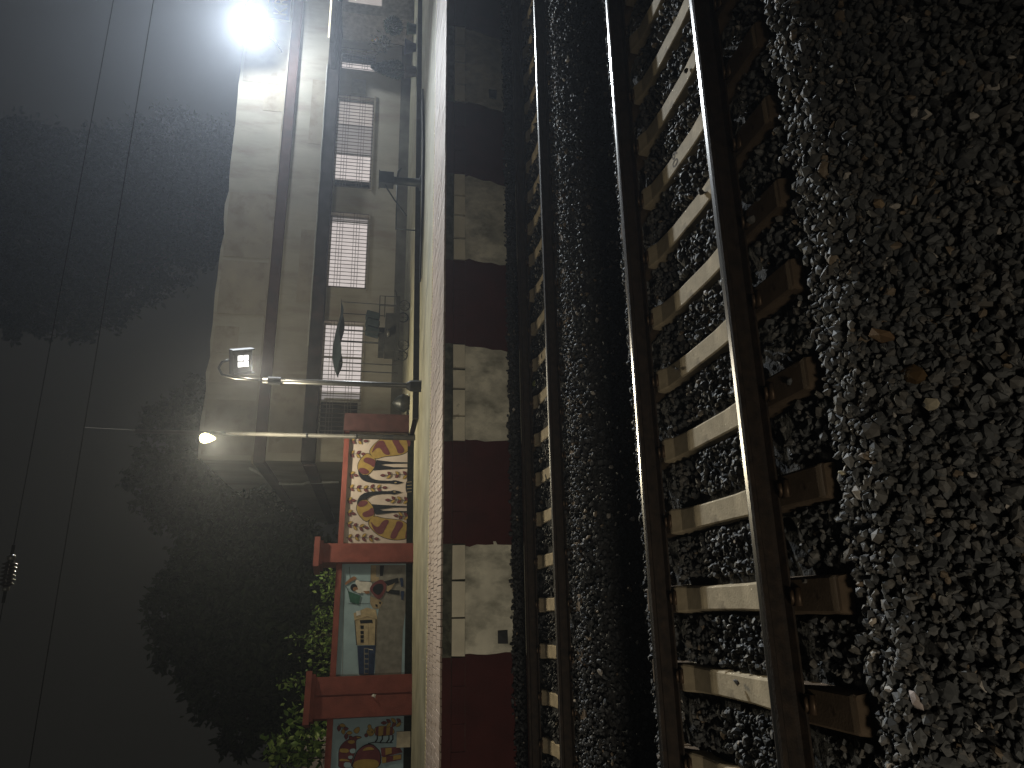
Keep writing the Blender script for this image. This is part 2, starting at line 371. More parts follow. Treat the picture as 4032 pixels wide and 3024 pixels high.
bpy.data.objects.remove(d0)
MB().box(-14, 45, 14.72, 14.75, ZP - 0.022, ZP - 0.006).build('kerb_strip', m_conc, pl)

# raised forecourt in front of the building, black painted kerb
ZF = 1.22
fk = lambda x: 19.0 + 0.168 * (x - 6.0)
fc = MB(); fc.add([(4.95, fk(4.95) + 0.02, ZF), (46, fk(46) + 0.02, ZF), (46, 40, ZF), (4.95, 40, ZF)], [(0, 1, 2, 3)]); fo = fc.build('forecourt', m_conc); tag(fo, kind='structure')
kb = MB()
for k in range(34):
    x0 = 4.95 + k * 1.2; x1 = x0 + 1.19
    MB().add([(x0, fk(x0), ZP - 0.05), (x1, fk(x1), ZP - 0.05), (x1, fk(x1) + 0.14, ZP - 0.05), (x0, fk(x0) + 0.14, ZP - 0.05), (x0, fk(x0) + 0.01, ZF + 0.006), (x1, fk(x1) + 0.01, ZF + 0.006), (x1, fk(x1) + 0.14, ZF + 0.006), (x0, fk(x0) + 0.14, ZF + 0.006)], [(0, 1, 5, 4), (4, 5, 6, 7), (2, 3, 7, 6), (0, 4, 7, 3), (1, 2, 6, 5)]).build('kerb_stone', m_black, fo)

# ------------------------------------------------------------------ mural wall
WN = Vector((-0.21, 1, 0)).normalized(); WA = Vector((1, 0.21, 0)).normalized(); W0 = Vector((0, 19.867, 0))
def wall_uv(px, py):                       # where a sight line meets the painted face -> (along, height)
    q = RT * ((3024 - py - 1512) / 2848.8) + DN * ((px - 2016) / 2848.8) + FW
    s = (W0 - CAM).dot(WN) / WN.dot(q); p = CAM + q * s
    return ((p - W0).dot(WA), p.z)
mw = empty('mural_wall', (W0.x, W0.y, ZP)); mw.rotation_euler = (0, 0, math.atan2(0.21, 1)); tag(mw, 'low terracotta boundary wall with painted folk murals between red pillars', 'wall', None, 'thing')
# local frame: x along the wall, y away from the tracks, z up from the platform
m_terra = mat('terracotta_paint', (0.165, 0.045, 0.034), 0.75, 0.25, var=0.2, scale=4, bump=0.25, bscale=30)
m_plast = mat('cream_plaster', (0.40, 0.34, 0.305), 0.9, 0.15, var=0.14, scale=2.5, bump=0.1, bscale=30, stain=(0.3, 0.26, 0.21), stscale=2.0, stlo=0.58, sthi=0.75)
m_pblue = mat('pale_blue_plaster', (0.22, 0.305, 0.345), 0.9, 0.15, var=0.14, scale=2.5, bump=0.1, bscale=30)
m_maroon = mat('mural_maroon', (0.105, 0.035, 0.04), 0.9, 0.1, var=0.15, scale=8)
m_must = mat('mural_mustard', (0.26, 0.18, 0.055), 0.9, 0.1, var=0.15, scale=8)
m_ink = mat('mural_black', (0.012, 0.014, 0.018), 0.85, 0.1, var=0.15)
m_algae = mat('black_algae', (0.012, 0.014, 0.011), 0.95, 0.1, var=0.5, scale=10)
m_olive = mat('mural_tan', (0.24, 0.19, 0.12), 0.9, 0.1)
m_skin = mat('mural_brown', (0.20, 0.11, 0.065), 0.9, 0.1)
m_green = mat('mural_green', (0.03, 0.085, 0.065), 0.9, 0.1)
m_navy = mat('mural_navy', (0.022, 0.035, 0.075), 0.9, 0.1, var=0.3, scale=9)
m_loco = mat('mural_cream', (0.33, 0.27, 0.17), 0.9, 0.1, var=0.25, scale=9)
m_road = mat('mural_grey', (0.155, 0.15, 0.135), 0.9, 0.1, var=0.25, scale=6)
m_white = mat('mural_white', (0.48, 0.47, 0.44), 0.9, 0.1)
MM = [m_maroon, m_must, m_ink, m_algae, m_olive, m_skin, m_green, m_navy, m_loco, m_road, m_white, m_pblue, m_plast]
MI = {k: i for i, k in enumerate('maroon must ink algae tan skin green navy cream grey white blue plast'.split())}
class Mural:
    def __init__(s, ox, oy, sc): s.ox, s.oy, s.sc = ox, oy, sc; s.mb = MB(); s.k = 0
    def P(s, p): return wall_uv(s.ox + p[0] / s.sc, s.oy + p[1] / s.sc)
    def poly(s, pts, m, layer=1):
        s.k += 1; y = -0.004 * layer - 0.00004 * s.k
        uv = [s.P(p) for p in pts]; V = [Vector((u, v, 0)) for u, v in uv]
        T = tessellate_polygon([V])
        s.mb.add([(u, y, z - ZP) for u, z in uv], [tuple(t) for t in T], MI[m]); return s
    def line(s, pts, w, m='ink', layer=3):
        for a, b in zip(pts, pts[1:]):
            a, b = Vector(a), Vector(b); d = (b - a); L = d.length
            if L < 1e-6: continue
            n = Vector((-d.y, d.x)) / L * w / 2; e = d / L * w * 0.25
            s.poly([a - e + n, b + e + n, b + e - n, a - e - n], m, layer)
    def leaf(s, a, ang, ln, wd, m):
        a = Vector(a); d = Vector((math.cos(ang), math.sin(ang))); n = Vector((-d.y, d.x))
        def out(k, g): return [a + d * (t * ln * (1 + 0 * g)) + n * (h * wd * k * (1 + g)) for t, h in ((-0.02 * g * 5, 0), (0.25, 0.42), (0.55, 0.5), (0.8, 0.3), (1 + 0.06 * g, 0), (0.8, -0.3), (0.55, -0.5), (0.25, -0.42))]
        s.poly(out(1.0, 0.22), 'ink', 2); s.poly(out(1.0, -0.05), m, 3)
    def spray(s, a, b, n, ln=62, wd=30, curve=0.0, tip=True):
        a, b = Vector(a), Vector(b); d = b - a; ang = math.atan2(d.y, d.x); nn = Vector((-d.y, d.x)).normalized()
        pts = [a + d * t + nn * curve * math.sin(math.pi * t) for t in [i / 8 for i in range(9)]]
        s.line([tuple(p) for p in pts], 5)
        for i in range(n):
            t = (i + 0.3) / n; p = a + d * t + nn * curve * math.sin(math.pi * t)
            for sg in (1, -1):
                s.leaf(p, ang + sg * random.uniform(0.6, 0.9), ln * random.uniform(0.85, 1.1), wd, 'maroon' if (i + (sg > 0)) % 2 else 'must')
        if tip: s.leaf(b, ang, ln, wd, 'maroon')
def smooth(pts, n=2):
    for _ in range(n):
        q = []
        for i in range(len(pts)):
            a, b = pts[i], pts[(i + 1) % len(pts)]
            q += [(a[0] * .75 + b[0] * .25, a[1] * .75 + b[1] * .25), (a[0] * .25 + b[0] * .75, a[1] * .25 + b[1] * .75)]
        pts = q
    return pts
def grow(pts, k):
    cx = sum(p[0] for p in pts) / len(pts); cyy = sum(p[1] for p in pts) / len(pts); o = []
    n = len(pts)
    for i in range(n):
        a, b = Vector(pts[i - 1]), Vector(pts[(i + 1) % n]); d = (b - a).normalized(); nn = Vector((d.y, -d.x))
        o.append(tuple(Vector(pts[i]) + nn * k))
    return o
def area(pts): return 0.5 * sum(pts[i - 1][0] * pts[i][1] - pts[i][0] * pts[i - 1][1] for i in range(len(pts)))
def outlined(M_, pts, m, k=6, layer=1):
    s = smooth(pts); g_ = grow(s, k if area(s) > 0 else -k)
    M_.poly(g_, 'ink', layer); M_.poly(s, m, layer + 1)
def box_px(name, x0, x1, y0, y1, z0, z1, m, parent=mw): return MB().box(x0, x1, y0, y1, z0, z1, 0, None, 0.002).build(name, m, parent)
U = lambda px, py: wall_uv(px, py)[0]
# panels (mesh of the wall proper)
uL = -6.5; p2l, p2r = U(1500, 2822), U(1500, 2661); p1l, p1r = U(1500, 2219), U(1500, 2146); el, er = U(1500, 1704), U(1500, 1636)
for a, b, m in ((uL, p2l, m_pblue), (p2r, p1l, m_pblue), (p1r, el, m_plast)):
    pnl = box_px('wall_panel', a + 0.004, b - 0.004, 0.0, 0.22, -0.1, 1.83, m)
    box_px('coping', a + 0.003, b - 0.003, -0.06, 0.28, 1.832, 1.975, m_terra)
    box_px('damp_skirting', a + 0.01, b - 0.01, -0.012, -0.002, -0.06, 0.16, m_algae)
def pillar(a, b, top, capw, groove=False):
    if groove:
        c = (a + b) / 2 + 0.03
        mb = MB(); mb.box(a, c - 0.02, -0.16, 0.40, -0.1, top - 0.22); mb.box(c + 0.02, b, -0.16, 0.40, -0.1, top - 0.22); mb.box(c - 0.02, c + 0.02, -0.12, 0.39, -0.1, top - 0.22)
        p = mb.build('pillar', m_terra, mw)
    else: p = box_px('pillar', a, b, -0.16, 0.40, -0.1, top - 0.22, m_terra)
    MB().box(a - capw, b + capw, -0.16 - capw, 0.40 + capw, top - 0.14, top, 0, None, 0.004).box(a - capw * 0.45, b + capw * 0.45, -0.16 - capw * 0.45, 0.40 + capw * 0.45, top - 0.222, top - 0.138).build('pillar_cap', m_terra, p)
    return p
pillar(p1l, p1r, 2.56, 0.14); pillar(p2l, p2r, 2.52, 0.13, True)
pe = box_px('end_pillar', el, er, -0.10, 0.45, -0.1, 2.0, mat('dark_maroon_paint', (0.060, 0.026, 0.025), 0.85, 0.2))
tag(pe, 'dull maroon square end pillar of the mural wall')
# mural with two long necked birds
A = Mural(1280, 1640, 3.0725)
def flip(pts): return [(p[0] + 14, 1718 - p[1]) for p in pts]
body = [(380, 1080), (385, 1150), (430, 1220), (500, 1280), (545, 1240), (600, 1200), (592, 1130), (565, 1070), (500, 1005), (430, 1000)]
tail = [(545, 1240), (600, 1200), (690, 1232), (780, 1240), (900, 1252), (990, 1290), (1030, 1400), (1000, 1475), (880, 1496), (760, 1482), (650, 1440), (570, 1370), (520, 1300)]
neck = [(382, 1080), (390, 1015), (430, 950), (500, 918), (640, 905), (780, 905), (830, 893), (880, 902), (935, 918), (880, 935), (830, 948), (780, 938), (650, 942), (565, 958), (515, 990), (500, 1012), (430, 1010)]
legs = [(565, 1062), (660, 1070), (1020, 1088), (1020, 1100), (820, 1102), (660, 1128), (700, 1140), (1045, 1148), (1045, 1160), (800, 1166), (612, 1190), (590, 1120)]
chest = [[(388, 1085), (400, 1040), (470, 1010), (525, 1035), (500, 1075), (440, 1100)], [(440, 1170), (520, 1140), (575, 1095), (592, 1140), (596, 1190), (540, 1215), (470, 1225)]]
bands = [[(540, 1255), (600, 1330), (650, 1340), (690, 1270), (740, 1245), (775, 1260), (760, 1300), (720, 1370), (700, 1420), (650, 1430), (590, 1385)],
         [(810, 1390), (850, 1330), (865, 1262), (940, 1275), (945, 1330), (890, 1390), (870, 1450), (835, 1488), (780, 1470)],
         [(975, 1400), (1000, 1340), (1025, 1390), (1005, 1465), (965, 1478)]]
for f in (lambda p: p, flip):
    outlined(A, f(tail), 'must', 7); outlined(A, f(body), 'must', 7)
    for b in chest + bands:
        if f is flip and max(p[1] for p in b) > 1478: b = [(p[0], min(p[1], 1476)) for p in b]
        A.poly(smooth(f(b)), 'maroon', 3)
    A.poly(smooth(f(neck), 1), 'ink', 4); A.poly(f(legs), 'ink', 4)
    A.poly(smooth(f([(815, 912), (840, 905), (860, 915), (840, 926)]), 1), 'tan', 5)
for a, b, n, cv in [((285, 455), (430, 455), 2, 0), ((285, 690), (340, 705), 1, 0), ((275, 862), (690, 862), 5, 12), ((262, 1020), (310, 1018), 1, 0), ((262, 1165), (310, 1172), 1, 0), ((252, 1290), (470, 1340), 3, 14), ((255, 1470), (590, 1480), 4, -14), ((1020, 715), (730, 715), 3, 10), ((1020, 1025), (790, 1015), 3, 8), ((1020, 1215), (890, 1205), 2, 0), ((300, 295), (460, 300), 2, 0)]:
    A.spray(a, b, n, 66, 32, cv)
A.poly(smooth([(985, 770), (1060, 760), (1060, 950), (985, 940), (970, 860)]), 'ink', 3)
for yy in (800, 840, 880, 920): A.line([(990, yy), (1045, yy - 6)], 7, 'tan', 5)
A.mb.build('bird_mural', MM, mw)
# mural of a figure waving a flag at a train
B_ = Mural(1300, 2180, 3.319)
B_.poly([(165, 150), (520, 150), (515, 680), (350, 1200), (362, 1585), (140, 1590)], 'blue', 1)
B_.poly([(530, 150), (985, 150), (1000, 640), (950, 1000), (930, 1580), (585, 1585), (600, 900), (640, 700), (520, 640)], 'grey', 1)
B_.poly([(535, 155), (600, 155), (600, 300), (640, 310), (640, 360), (530, 370)], 'tan', 2); B_.poly([(650, 155), (705, 155), (690, 290), (650, 295)], 'ink', 2)
B_.poly([(525, 560), (640, 600), (690, 640), (640, 720), (560, 720), (525, 660)], 'tan', 2)
for r in ([(590, 660), (620, 668), (618, 700), (592, 690)], [(640, 630), (665, 634), (660, 660), (640, 655)]): B_.poly(r, 'ink', 3)
B_.poly([(305, 780), (480, 705), (600, 735), (615, 860), (600, 1195), (345, 1195), (318, 870)], 'cream', 2)
B_.poly([(340, 755), (395, 745), (400, 800), (345, 815)], 'white', 3); B_.poly([(318, 868), (480, 815), (600, 850), (600, 862), (480, 830), (320, 884)], 'tan', 3)
B_.poly([(385, 870), (548, 864), (556, 905), (395, 915)], 'ink', 3)
for yy in (940, 1010, 1065, 1120): B_.poly([(395, yy), (440, yy), (438, yy + 44), (397, yy + 44)], 'ink', 3)
B_.line([(600, 860), (590, 1195)], 14, 'ink', 3); B_.line([(322, 880), (345, 1195)], 8, 'ink', 3); B_.line([(500, 920), (500, 1190)], 5, 'tan', 3)
B_.poly([(355, 1207), (596, 1200), (572, 1582), (376, 1582)], 'navy', 2)
B_.poly([(440, 1235), (505, 1235), (500, 1575), (445, 1575)], 'grey', 3)
for yy in (1250, 1320, 1385, 1450, 1515): B_.poly([(450, yy), (498, yy), (497, yy + 46), (452, yy + 46)], 'navy', 4)
B_.line([(505, 1252), (556, 1256)], 10, 'white', 3)
B_.poly(smooth([(325, 360), (345, 335), (385, 360), (540, 372), (550, 400), (520, 495), (440, 525), (380, 500), (350, 450)]), 'white', 3)
B_.poly(smooth([(510, 470), (540, 410), (600, 365), (650, 340), (700, 350), (745, 420), (700, 540), (640, 608), (585, 570), (550, 520)]), 'maroon', 4); B_.poly(smooth([(540, 480), (590, 400), (690, 390), (700, 470), (630, 560)]), 'ink', 5)
B_.poly([(700, 365), (885, 318), (895, 385), (760, 425)], 'ink', 4); B_.poly([(740, 470), (910, 482), (905, 542), (730, 515)], 'ink', 4)
B_.poly([(908, 322), (950, 318), (958, 425), (928, 440)], 'navy', 4); B_.poly([(922, 490), (968, 492), (955, 606), (930, 606)], 'navy', 4)
B_.poly([(740, 430), (820, 400), (850, 380), (800, 460), (760, 500), (735, 490)], 'tan', 5)
circ = lambda cx, cyy, r, r2=None: [(cx + r * math.cos(a * math.pi / 7), cyy + (r2 or r) * math.sin(a * math.pi / 7)) for a in range(14)]
B_.poly(circ(310, 445, 46, 48), 'ink', 5); B_.poly(circ(330, 466, 34, 30), 'skin', 6); B_.poly(smooth([(320, 480), (380, 470), (420, 525), (360, 520)]), 'white', 7)
B_.poly(smooth([(350, 322), (315, 292), (255, 330), (190, 385), (195, 420), (270, 370), (330, 345)]), 'skin', 5); B_.poly([(430, 492), (510, 488), (520, 520), (470, 530)], 'skin', 5)
B_.poly([(232, 488), (300, 515), (402, 552), (372, 672), (345, 660), (262, 640)], 'green', 5)
B_.line([(205, 425), (240, 500)], 8, 'ink', 6); B_.line([(240, 655), (520, 655)], 5, 'ink', 2); B_.line([(250, 175), (262, 340)], 5, 'ink', 2); B_.line([(180, 200), (160, 1590)], 5, 'grey', 2)
B_.line([(380, 360), (540, 366)], 5, 'ink', 4)
B_.mb.build('train_mural', MM, mw)
# mural with an elephant and a striped animal
D_ = Mural(1200, 2650, 4.254)
outlined(D_, [(1160, 930), (1230, 892), (1380, 888), (1470, 918), (1505, 980), (1480, 1025), (1400, 1042), (1280, 1055), (1180, 1045)], 'must', 6)
for x in (1190, 1320, 1430): D_.poly([(x, 905), (x + 50, 890), (x + 42, 1040), (x - 12, 1050)], 'maroon', 3)
outlined(D_, circ(1100, 990, 62, 66), 'must', 6, 3); outlined(D_, circ(1085, 900, 30, 34), 'must', 6, 3); outlined(D_, circ(1030, 1045, 30), 'maroon', 4, 5)
D_.poly(circ(1128, 990, 8, 22), 'ink', 6); D_.poly(circ(1075, 960, 10), 'ink', 6)
for x in (1215, 1300, 1410, 1475): D_.line([(x, 1045), (x, 1110), (x - 40, 1165)], 22, 'ink', 4)
D_.line([(1060, 1180), (1180, 1160), (1280, 1170), (1470, 1170)], 14, 'ink', 3)
outlined(D_, [(560, 1590), (572, 1480), (565, 1330), (600, 1220), (680, 1140), (800, 1080), (860, 1052), (975, 1078), (870, 1105), (850, 1150), (860, 1290), (830, 1360), (790, 1480), (770, 1590)], 'maroon', 7)
for b in ([(710, 1150), (800, 1110), (850, 1160), (790, 1190), (740, 1180)], [(590, 1260), (740, 1270), (735, 1340), (580, 1330)], [(580, 1440), (700, 1440), (770, 1480), (700, 1475), (580, 1480)], [(860, 1062), (960, 1078), (880, 1098)]): D_.poly(smooth(b, 1), 'must', 3)
for b in ([(750, 1275), (850, 1260), (850, 1345), (760, 1345)], [(725, 1390), (800, 1380), (800, 1440), (730, 1440)], [(655, 1490), (780, 1500), (770, 1585), (655, 1585)]): D_.poly(smooth(b, 1), 'blue', 3)
outlined(D_, [(780, 1610), (820, 1470), (870, 1330), (950, 1250), (1040, 1200), (1130, 1200), (1200, 1260), (1265, 1330), (1265, 1610)], 'maroon', 14, 4)
D_.poly(smooth([(800, 1610), (815, 1500), (900, 1455), (1050, 1440), (1240, 1460), (1240, 1610)]), 'must', 6); D_.poly(smooth([(945, 1310), (1030, 1240), (1120, 1240), (1180, 1285), (1080, 1290)]), 'must', 6)
D_.poly([(1270, 1255), (1530, 1240), (1600, 1260), (1640, 1330), (1350, 1400), (1285, 1400)], 'maroon', 3); D_.poly([(1285, 1410), (1620, 1360), (1620, 1450), (1300, 1515)], 'maroon', 3)
for b in ([(1350, 1260), (1455, 1250), (1455, 1345), (1350, 1375)], [(1480, 1385), (1610, 1365), (1612, 1435), (1480, 1460)], [(1290, 1412), (1365, 1405), (1362, 1500), (1296, 1510)]): D_.poly(b, 'must', 5)
D_.spray((560, 850), (740, 1050), 3, 110, 60, 0); D_.spray((1640, 830), (1380, 835), 3, 110, 55, 0); outlined(D_, [(800, 960), (910, 890), (925, 960), (870, 1030)], 'must', 5)
D_.mb.build('elephant_mural', MM, mw)
u0, z0 = wall_uv(1562, 2882); u1, z1 = wall_uv(1615, 2942)
box_px('patch_board', u1, u0, -0.05, -0.014, z1 - ZP, z0 - ZP, mat('pale_board', (0.36, 0.32, 0.24), 0.8))
us, zs_ = wall_uv(1472, 2744)
MB().add([(us - .05, -0.19, zs_ - ZP - .03), (us + .03, -0.175, zs_ - ZP - .05), (us + .05, -0.2, zs_ - ZP + .02), (us, -0.17, zs_ - ZP + .06), (us - .02, -0.22, zs_ - ZP)], [(0, 1, 4), (1, 2, 4), (2, 3, 4), (3, 0, 4)]).build('pale_scrap', m_white, mw)

# ------------------------------------------------------------------ station building
YB = 27.0
bd = empty('station_building', (13.5, YB, ZF)); tag(bd, 'long cream station building with barred lit windows under a dark sunshade', 'building')
bl = lambda x0, x1, y0, y1, z0, z1: (x0 - 13.5, x1 - 13.5, y0 - YB, y1 - YB, z0 - ZF, z1 - ZF)
m_fac = mat('faded_cream_wash', (0.46, 0.43, 0.355), 0.9, 0.15, var=0.12, scale=0.7, bump=0.06, bscale=12, stain=(0.33, 0.285, 0.23), stscale=1.2, stlo=0.46, sthi=0.66, streak=(1.0, 1.0, 0.25))
m_patch = mat('repaired_plaster', (0.40, 0.355, 0.28), 0.9, 0.15, var=0.12, scale=1.1, stain=(0.29, 0.25, 0.195), stscale=1.3, stlo=0.5, sthi=0.65)
m_band = mat('brown_band_paint', (0.115, 0.072, 0.062), 0.85, 0.2, var=0.2, scale=2.0, stain=(0.085, 0.065, 0.06), stscale=0.8, stlo=0.5, sthi=0.62)
m_dark = mat('dark_soffit', (0.055, 0.05, 0.045), 0.9, 0.15, var=0.3, scale=2)
m_shade = mat('sooty_sunshade', (0.062, 0.055, 0.052), 0.9, 0.15, var=0.3, scale=2, stain=(0.10, 0.07, 0.06), stscale=0.8, stlo=0.55, sthi=0.7)
m_dado = mat('dark_dado', (0.15, 0.145, 0.125), 0.85, 0.2, var=0.3, scale=1.5)
m_pipe = mat('pale_pvc_pipe', (0.55, 0.55, 0.50), 0.5, 0.4, var=0.1)
m_frame = mat('window_frame_paint', (0.42, 0.40, 0.36), 0.6, 0.3)
m_bar = mat('iron_bar_paint', (0.20, 0.17, 0.15), 0.6, 0.35)
XL, XR = 5.35, 44.0
WIN = [(22.87, 23.95), (16.92, 21.45), (12.35, 15.70), (6.32, 10.92)]
ZS, ZH = 2.76, 4.30
mb = MB()
edges = [XL] + [v for w in sorted(WIN) for v in w] + [24.4]
for a, b in zip(edges[0::2], edges[1::2]): mb.box(*bl(a, b, YB, YB + 0.35, ZF - 0.2, 4.76))
for a, b in WIN: mb.box(*bl(a + .001, b - .001, YB, YB + 0.35, ZF - 0.2, ZS)); mb.box(*bl(a + .001, b - .001, YB, YB + 0.35, ZH, 4.76))
mb.box(*bl(XL, XR, YB, YB + 0.35, 4.762, 6.05))
mb.box(*bl(XL, XL + 0.35, YB + 0.352, YB + 19, ZF - 0.2, 6.05))
mb.build('wall', m_fac, bd)
# raised upper part with a ragged parapet edge
mb = MB(); n = 60
top = [8.40 + random.uniform(-0.03, 0.03) - (0.05 if random.random() < 0.12 else 0) for _ in range(n + 1)]
for k in range(n):
    xa, xb = XL + 0.05 + (XR - XL) * k / n, XL + 0.05 + (XR - XL) * (k + 1) / n
    mb.add([Vector(p) - Vector((13.5, YB, ZF)) for p in [(xa, YB + 0.1, 6.40), (xb, YB + 0.1, 6.40), (xb, YB + 0.1, top[k + 1]), (xa, YB + 0.1, top[k]), (xb, YB + 0.34, top[k + 1]), (xa, YB + 0.34, top[k])]], [(0, 1, 2, 3), (3, 2, 4, 5)])
mb.box(*bl(XL + 0.05, XL + 0.4, YB + 0.35, YB + 19, 6.40, 8.3)); mb.build('parapet', m_fac, bd)
# plaster bays of differing age stuck proud of the parapet
x = XL + 0.2
while x < 34:
    w = random.uniform(0.9, 3.2); s = random.choice([(6.46, 7.35), (7.4, 8.28), (6.46, 8.28)])
    if random.random() < 0.65: MB().box(*bl(x, x + w, YB + 0.085, YB + 0.098, s[0], s[1])).build('plaster_patch', m_patch, bd)
    x += w + random.uniform(0.05, 0.8)
x = XL + 0.3
while x < 32:
    w = random.uniform(1.2, 3.6)
    if random.random() < 0.5: MB().box(*bl(x, x + w, YB - 0.014, YB - 0.002, 4.80, random.choice([5.4, 5.98]))).build('plaster_patch', m_patch, bd)
    x += w + random.uniform(0.1, 1.2)
MB().box(*bl(XL - 0.12, XR, YB - 0.16, YB + 0.3, 6.052, 6.44)).build('upper_band', m_band, bd)
MB().box(*bl(XL - 0.16, XR, YB - 0.22, YB + 0.3, 6.442, 6.50)).build('band_ledge', m_patch, bd)
MB().box(*bl(XL - 0.12, XL + 0.3, YB + 0.302, YB + 19, 6.052, 6.44)).build('side_band', m_band, bd)
MB().box(*bl(XL - 0.10, 44, YB - 0.62, YB - 0.003, 4.30, 4.755)).build('sunshade', m_shade, bd)
MB().box(*bl(XL - 0.08, 44, YB - 0.60, YB - 0.003, 4.285, 4.299)).build('sunshade_soffit', m_dark, bd)
MB().box(*bl(XL - 0.10, XL + 0.0, YB + 0.36, YB + 19, 4.30, 4.755)).build('side_sunshade', m_band, bd)
mb = MB()
for a, b in ((22.4, 9.6),):
    mb.tube([Vector((a + (b - a) * k / 24, YB - 0.66, 4.772 + 0.008 * math.sin(k * 1.7))) - Vector((13.5, YB, ZF)) for k in range(25)], 0.028, 6)
mb.build('conduit', m_pipe, bd, True)
MB().box(*bl(XL - 0.02, 24.4, YB - 0.02, YB - 0.002, ZF - 0.1, ZF + 0.42)).build('dado', m_dado, bd)
MB().box(*bl(XL, 44, YB + 0.4, YB + 19, 6.30, 6.42)).build('roof', m_dark, bd)
# bent downpipe on the end wall
mb = MB(); mb.tube([Vector(p) - Vector((13.5, YB, ZF)) for p in [(XL - 0.06, YB + 1.2, 6.75), (XL - 0.07, YB + 4.2, 6.2), (XL - 0.07, YB + 4.6, 6.0), (XL - 0.07, YB + 4.65, 5.1), (XL - 0.07, YB + 4.2, 4.9), (XL - 0.07, YB + 4.0, 3.6)]], 0.05, 8); mb.build('downpipe', m_pipe, bd, True)
# windows
m_lit = pane_mat('lit_frosted_pane', (0.92, 0.82, 0.78), 0.62); m_lit2 = pane_mat('dim_frosted_pane', (0.80, 0.73, 0.70), 0.27); m_lit3 = pane_mat('half_lit_pane', (0.86, 0.76, 0.70), 0.40)
m_unlit = mat('unlit_pane', (0.05, 0.05, 0.048), 0.25, 0.5)
m_rev = mat('pinkish_reveal', (0.42, 0.31, 0.24), 0.85)
PANES = [[(0, .12, 2), (.12, .55, 1), (.55, 1, 0)], [(0, .11, 0), (.11, .40, 1), (.40, .72, 2), (.72, 1, 3)], [(0, .05, 1), (.05, .93, 1), (.93, 1, 2)], [(0, .31, 0), (.31, .38, 2), (.38, .70, 1), (.70, 1, 1)]]
PM = [m_unlit, m_lit, m_lit2, m_lit3]
bar0 = MB().box(-0.011, 0.011, -0.010, 0.010, 0, ZH + 0.03 - ZS).add([(-0.018, 0, ZH + 0.03 - ZS), (0.018, 0, ZH + 0.03 - ZS), (0, 0, ZH + 0.13 - ZS), (0, 0.02, ZH + 0.03 - ZS)], [(0, 1, 2), (0, 2, 3), (1, 3, 2)]).build('bar', m_bar)
for w, (a, b) in enumerate(WIN):
    wn = MB(); O = Vector(((a + b) / 2, YB, ZS)); h = ZH - ZS; hw = (b - a) / 2
    wn.box(-hw, hw, 0.30, 0.34, 0, 0.06); wn.box(-hw, hw, 0.30, 0.34, h - 0.06, h); wn.box(-hw, -hw + 0.06, 0.30, 0.34, 0.06, h - 0.06); wn.box(hw - 0.06, hw, 0.30, 0.34, 0.06, h - 0.06)
    for p0, p1, k in PANES[w]:
        if p0 > 0: xx = -hw + 2 * hw * p0; wn.box(xx - 0.03, xx + 0.03, 0.302, 0.342, 0.06, h - 0.06)
    fr = wn.build('window', m_frame, bd); fr.location = O - Vector((13.5, YB, ZF))
    for p0, p1, k in PANES[w]:
        MB().box(-hw + 2 * hw * p0 + 0.031, -hw + 2 * hw * p1 - 0.031, 0.318, 0.324, 0.062, h - 0.062).build('pane', PM[k], fr)
    MB().box(-hw - 0.08, hw + 0.08, -0.07, -0.004, -0.06, -0.005).build('sill', m_patch, fr)
    nb = int(2 * hw / 0.165)
    for k in range(nb + 1):
        c = link_copy(bar0, fr, (-hw + 0.02 + (2 * hw - 0.04) * k / nb, -0.035, -0.02)); c.rotation_euler = (0, random.uniform(-0.006, 0.006), 0)
    for zz in (0.36, 0.47, 0.58, 1.02, 1.13, 1.24):
        MB().box(-hw, hw, -0.060, -0.047, zz, zz + 0.018).build('grille_rail', m_bar, fr)
    if w == 3:
        MB().box(-hw + 0.1, -hw + 1.45, -0.02, 0.02, 0.05, 0.11).box(-hw + 1.40, -hw + 1.46, -0.02, 0.02, 0.11, 1.35).build('open_shutter', m_frame, fr)
bpy.data.objects.remove(bar0)
# entrance bay at the lit end: side wall, doorway with glazed screen, tube light, notice board, name board
m_bright = mat('white_gloss_wall', (0.60, 0.56, 0.54), 0.6, 0.3)
MB().box(*bl(24.402, 24.7, YB - 1.6, YB + 0.3, ZF - 0.1, 4.25)).box(*bl(24.702, XR, YB - 1.55, YB - 1.3, ZF - 0.1, 4.25)).build('porch_wall', m_bright, bd)
MB().box(*bl(25.0, 27.5, YB - 1.57, YB - 1.552, 2.6, 4.0)).build('porch_screen', m_lit3, bd)
MB().box(*bl(22.2, 44, YB - 2.1, YB - 0.63, 4.42, 4.60)).build('porch_canopy', m_dark, bd)
MB().tube([Vector(p) - Vector((13.5, YB, ZF)) for p in [(22.5, YB - 2.13, 4.66), (26.0, YB - 2.13, 4.66)]], 0.035, 8).build('tube_light', emat('tube_glow', (1.0, 0.96, 0.75), 1.6), bd, True)
MB().box(*bl(21.62, 22.35, YB - 0.03, YB - 0.004, 3.15, 3.75)).build('notice_board', mat('notice_paper', (0.45, 0.44, 0.42), 0.8), bd)
sb = MB().box(*bl(24.75, 32.0, YB - 0.32, YB - 0.24, 6.55, 7.45)).build('name_board', mat('blue_sign_paint', (0.05, 0.09, 0.25), 0.5), bd)
MB().box(*bl(24.70, 32.0, YB - 0.335, YB - 0.235, 6.51, 6.548)).box(*bl(24.70, 24.748, YB - 0.335, YB - 0.235, 6.549, 7.47)).build('board_frame', m_white, sb)
fcu = bpy.data.curves.new('lettering', 'FONT'); fcu.body = 'KRAM'; fcu.size = 0.80; fcu.extrude = 0.004; fcu.space_character = 1.05
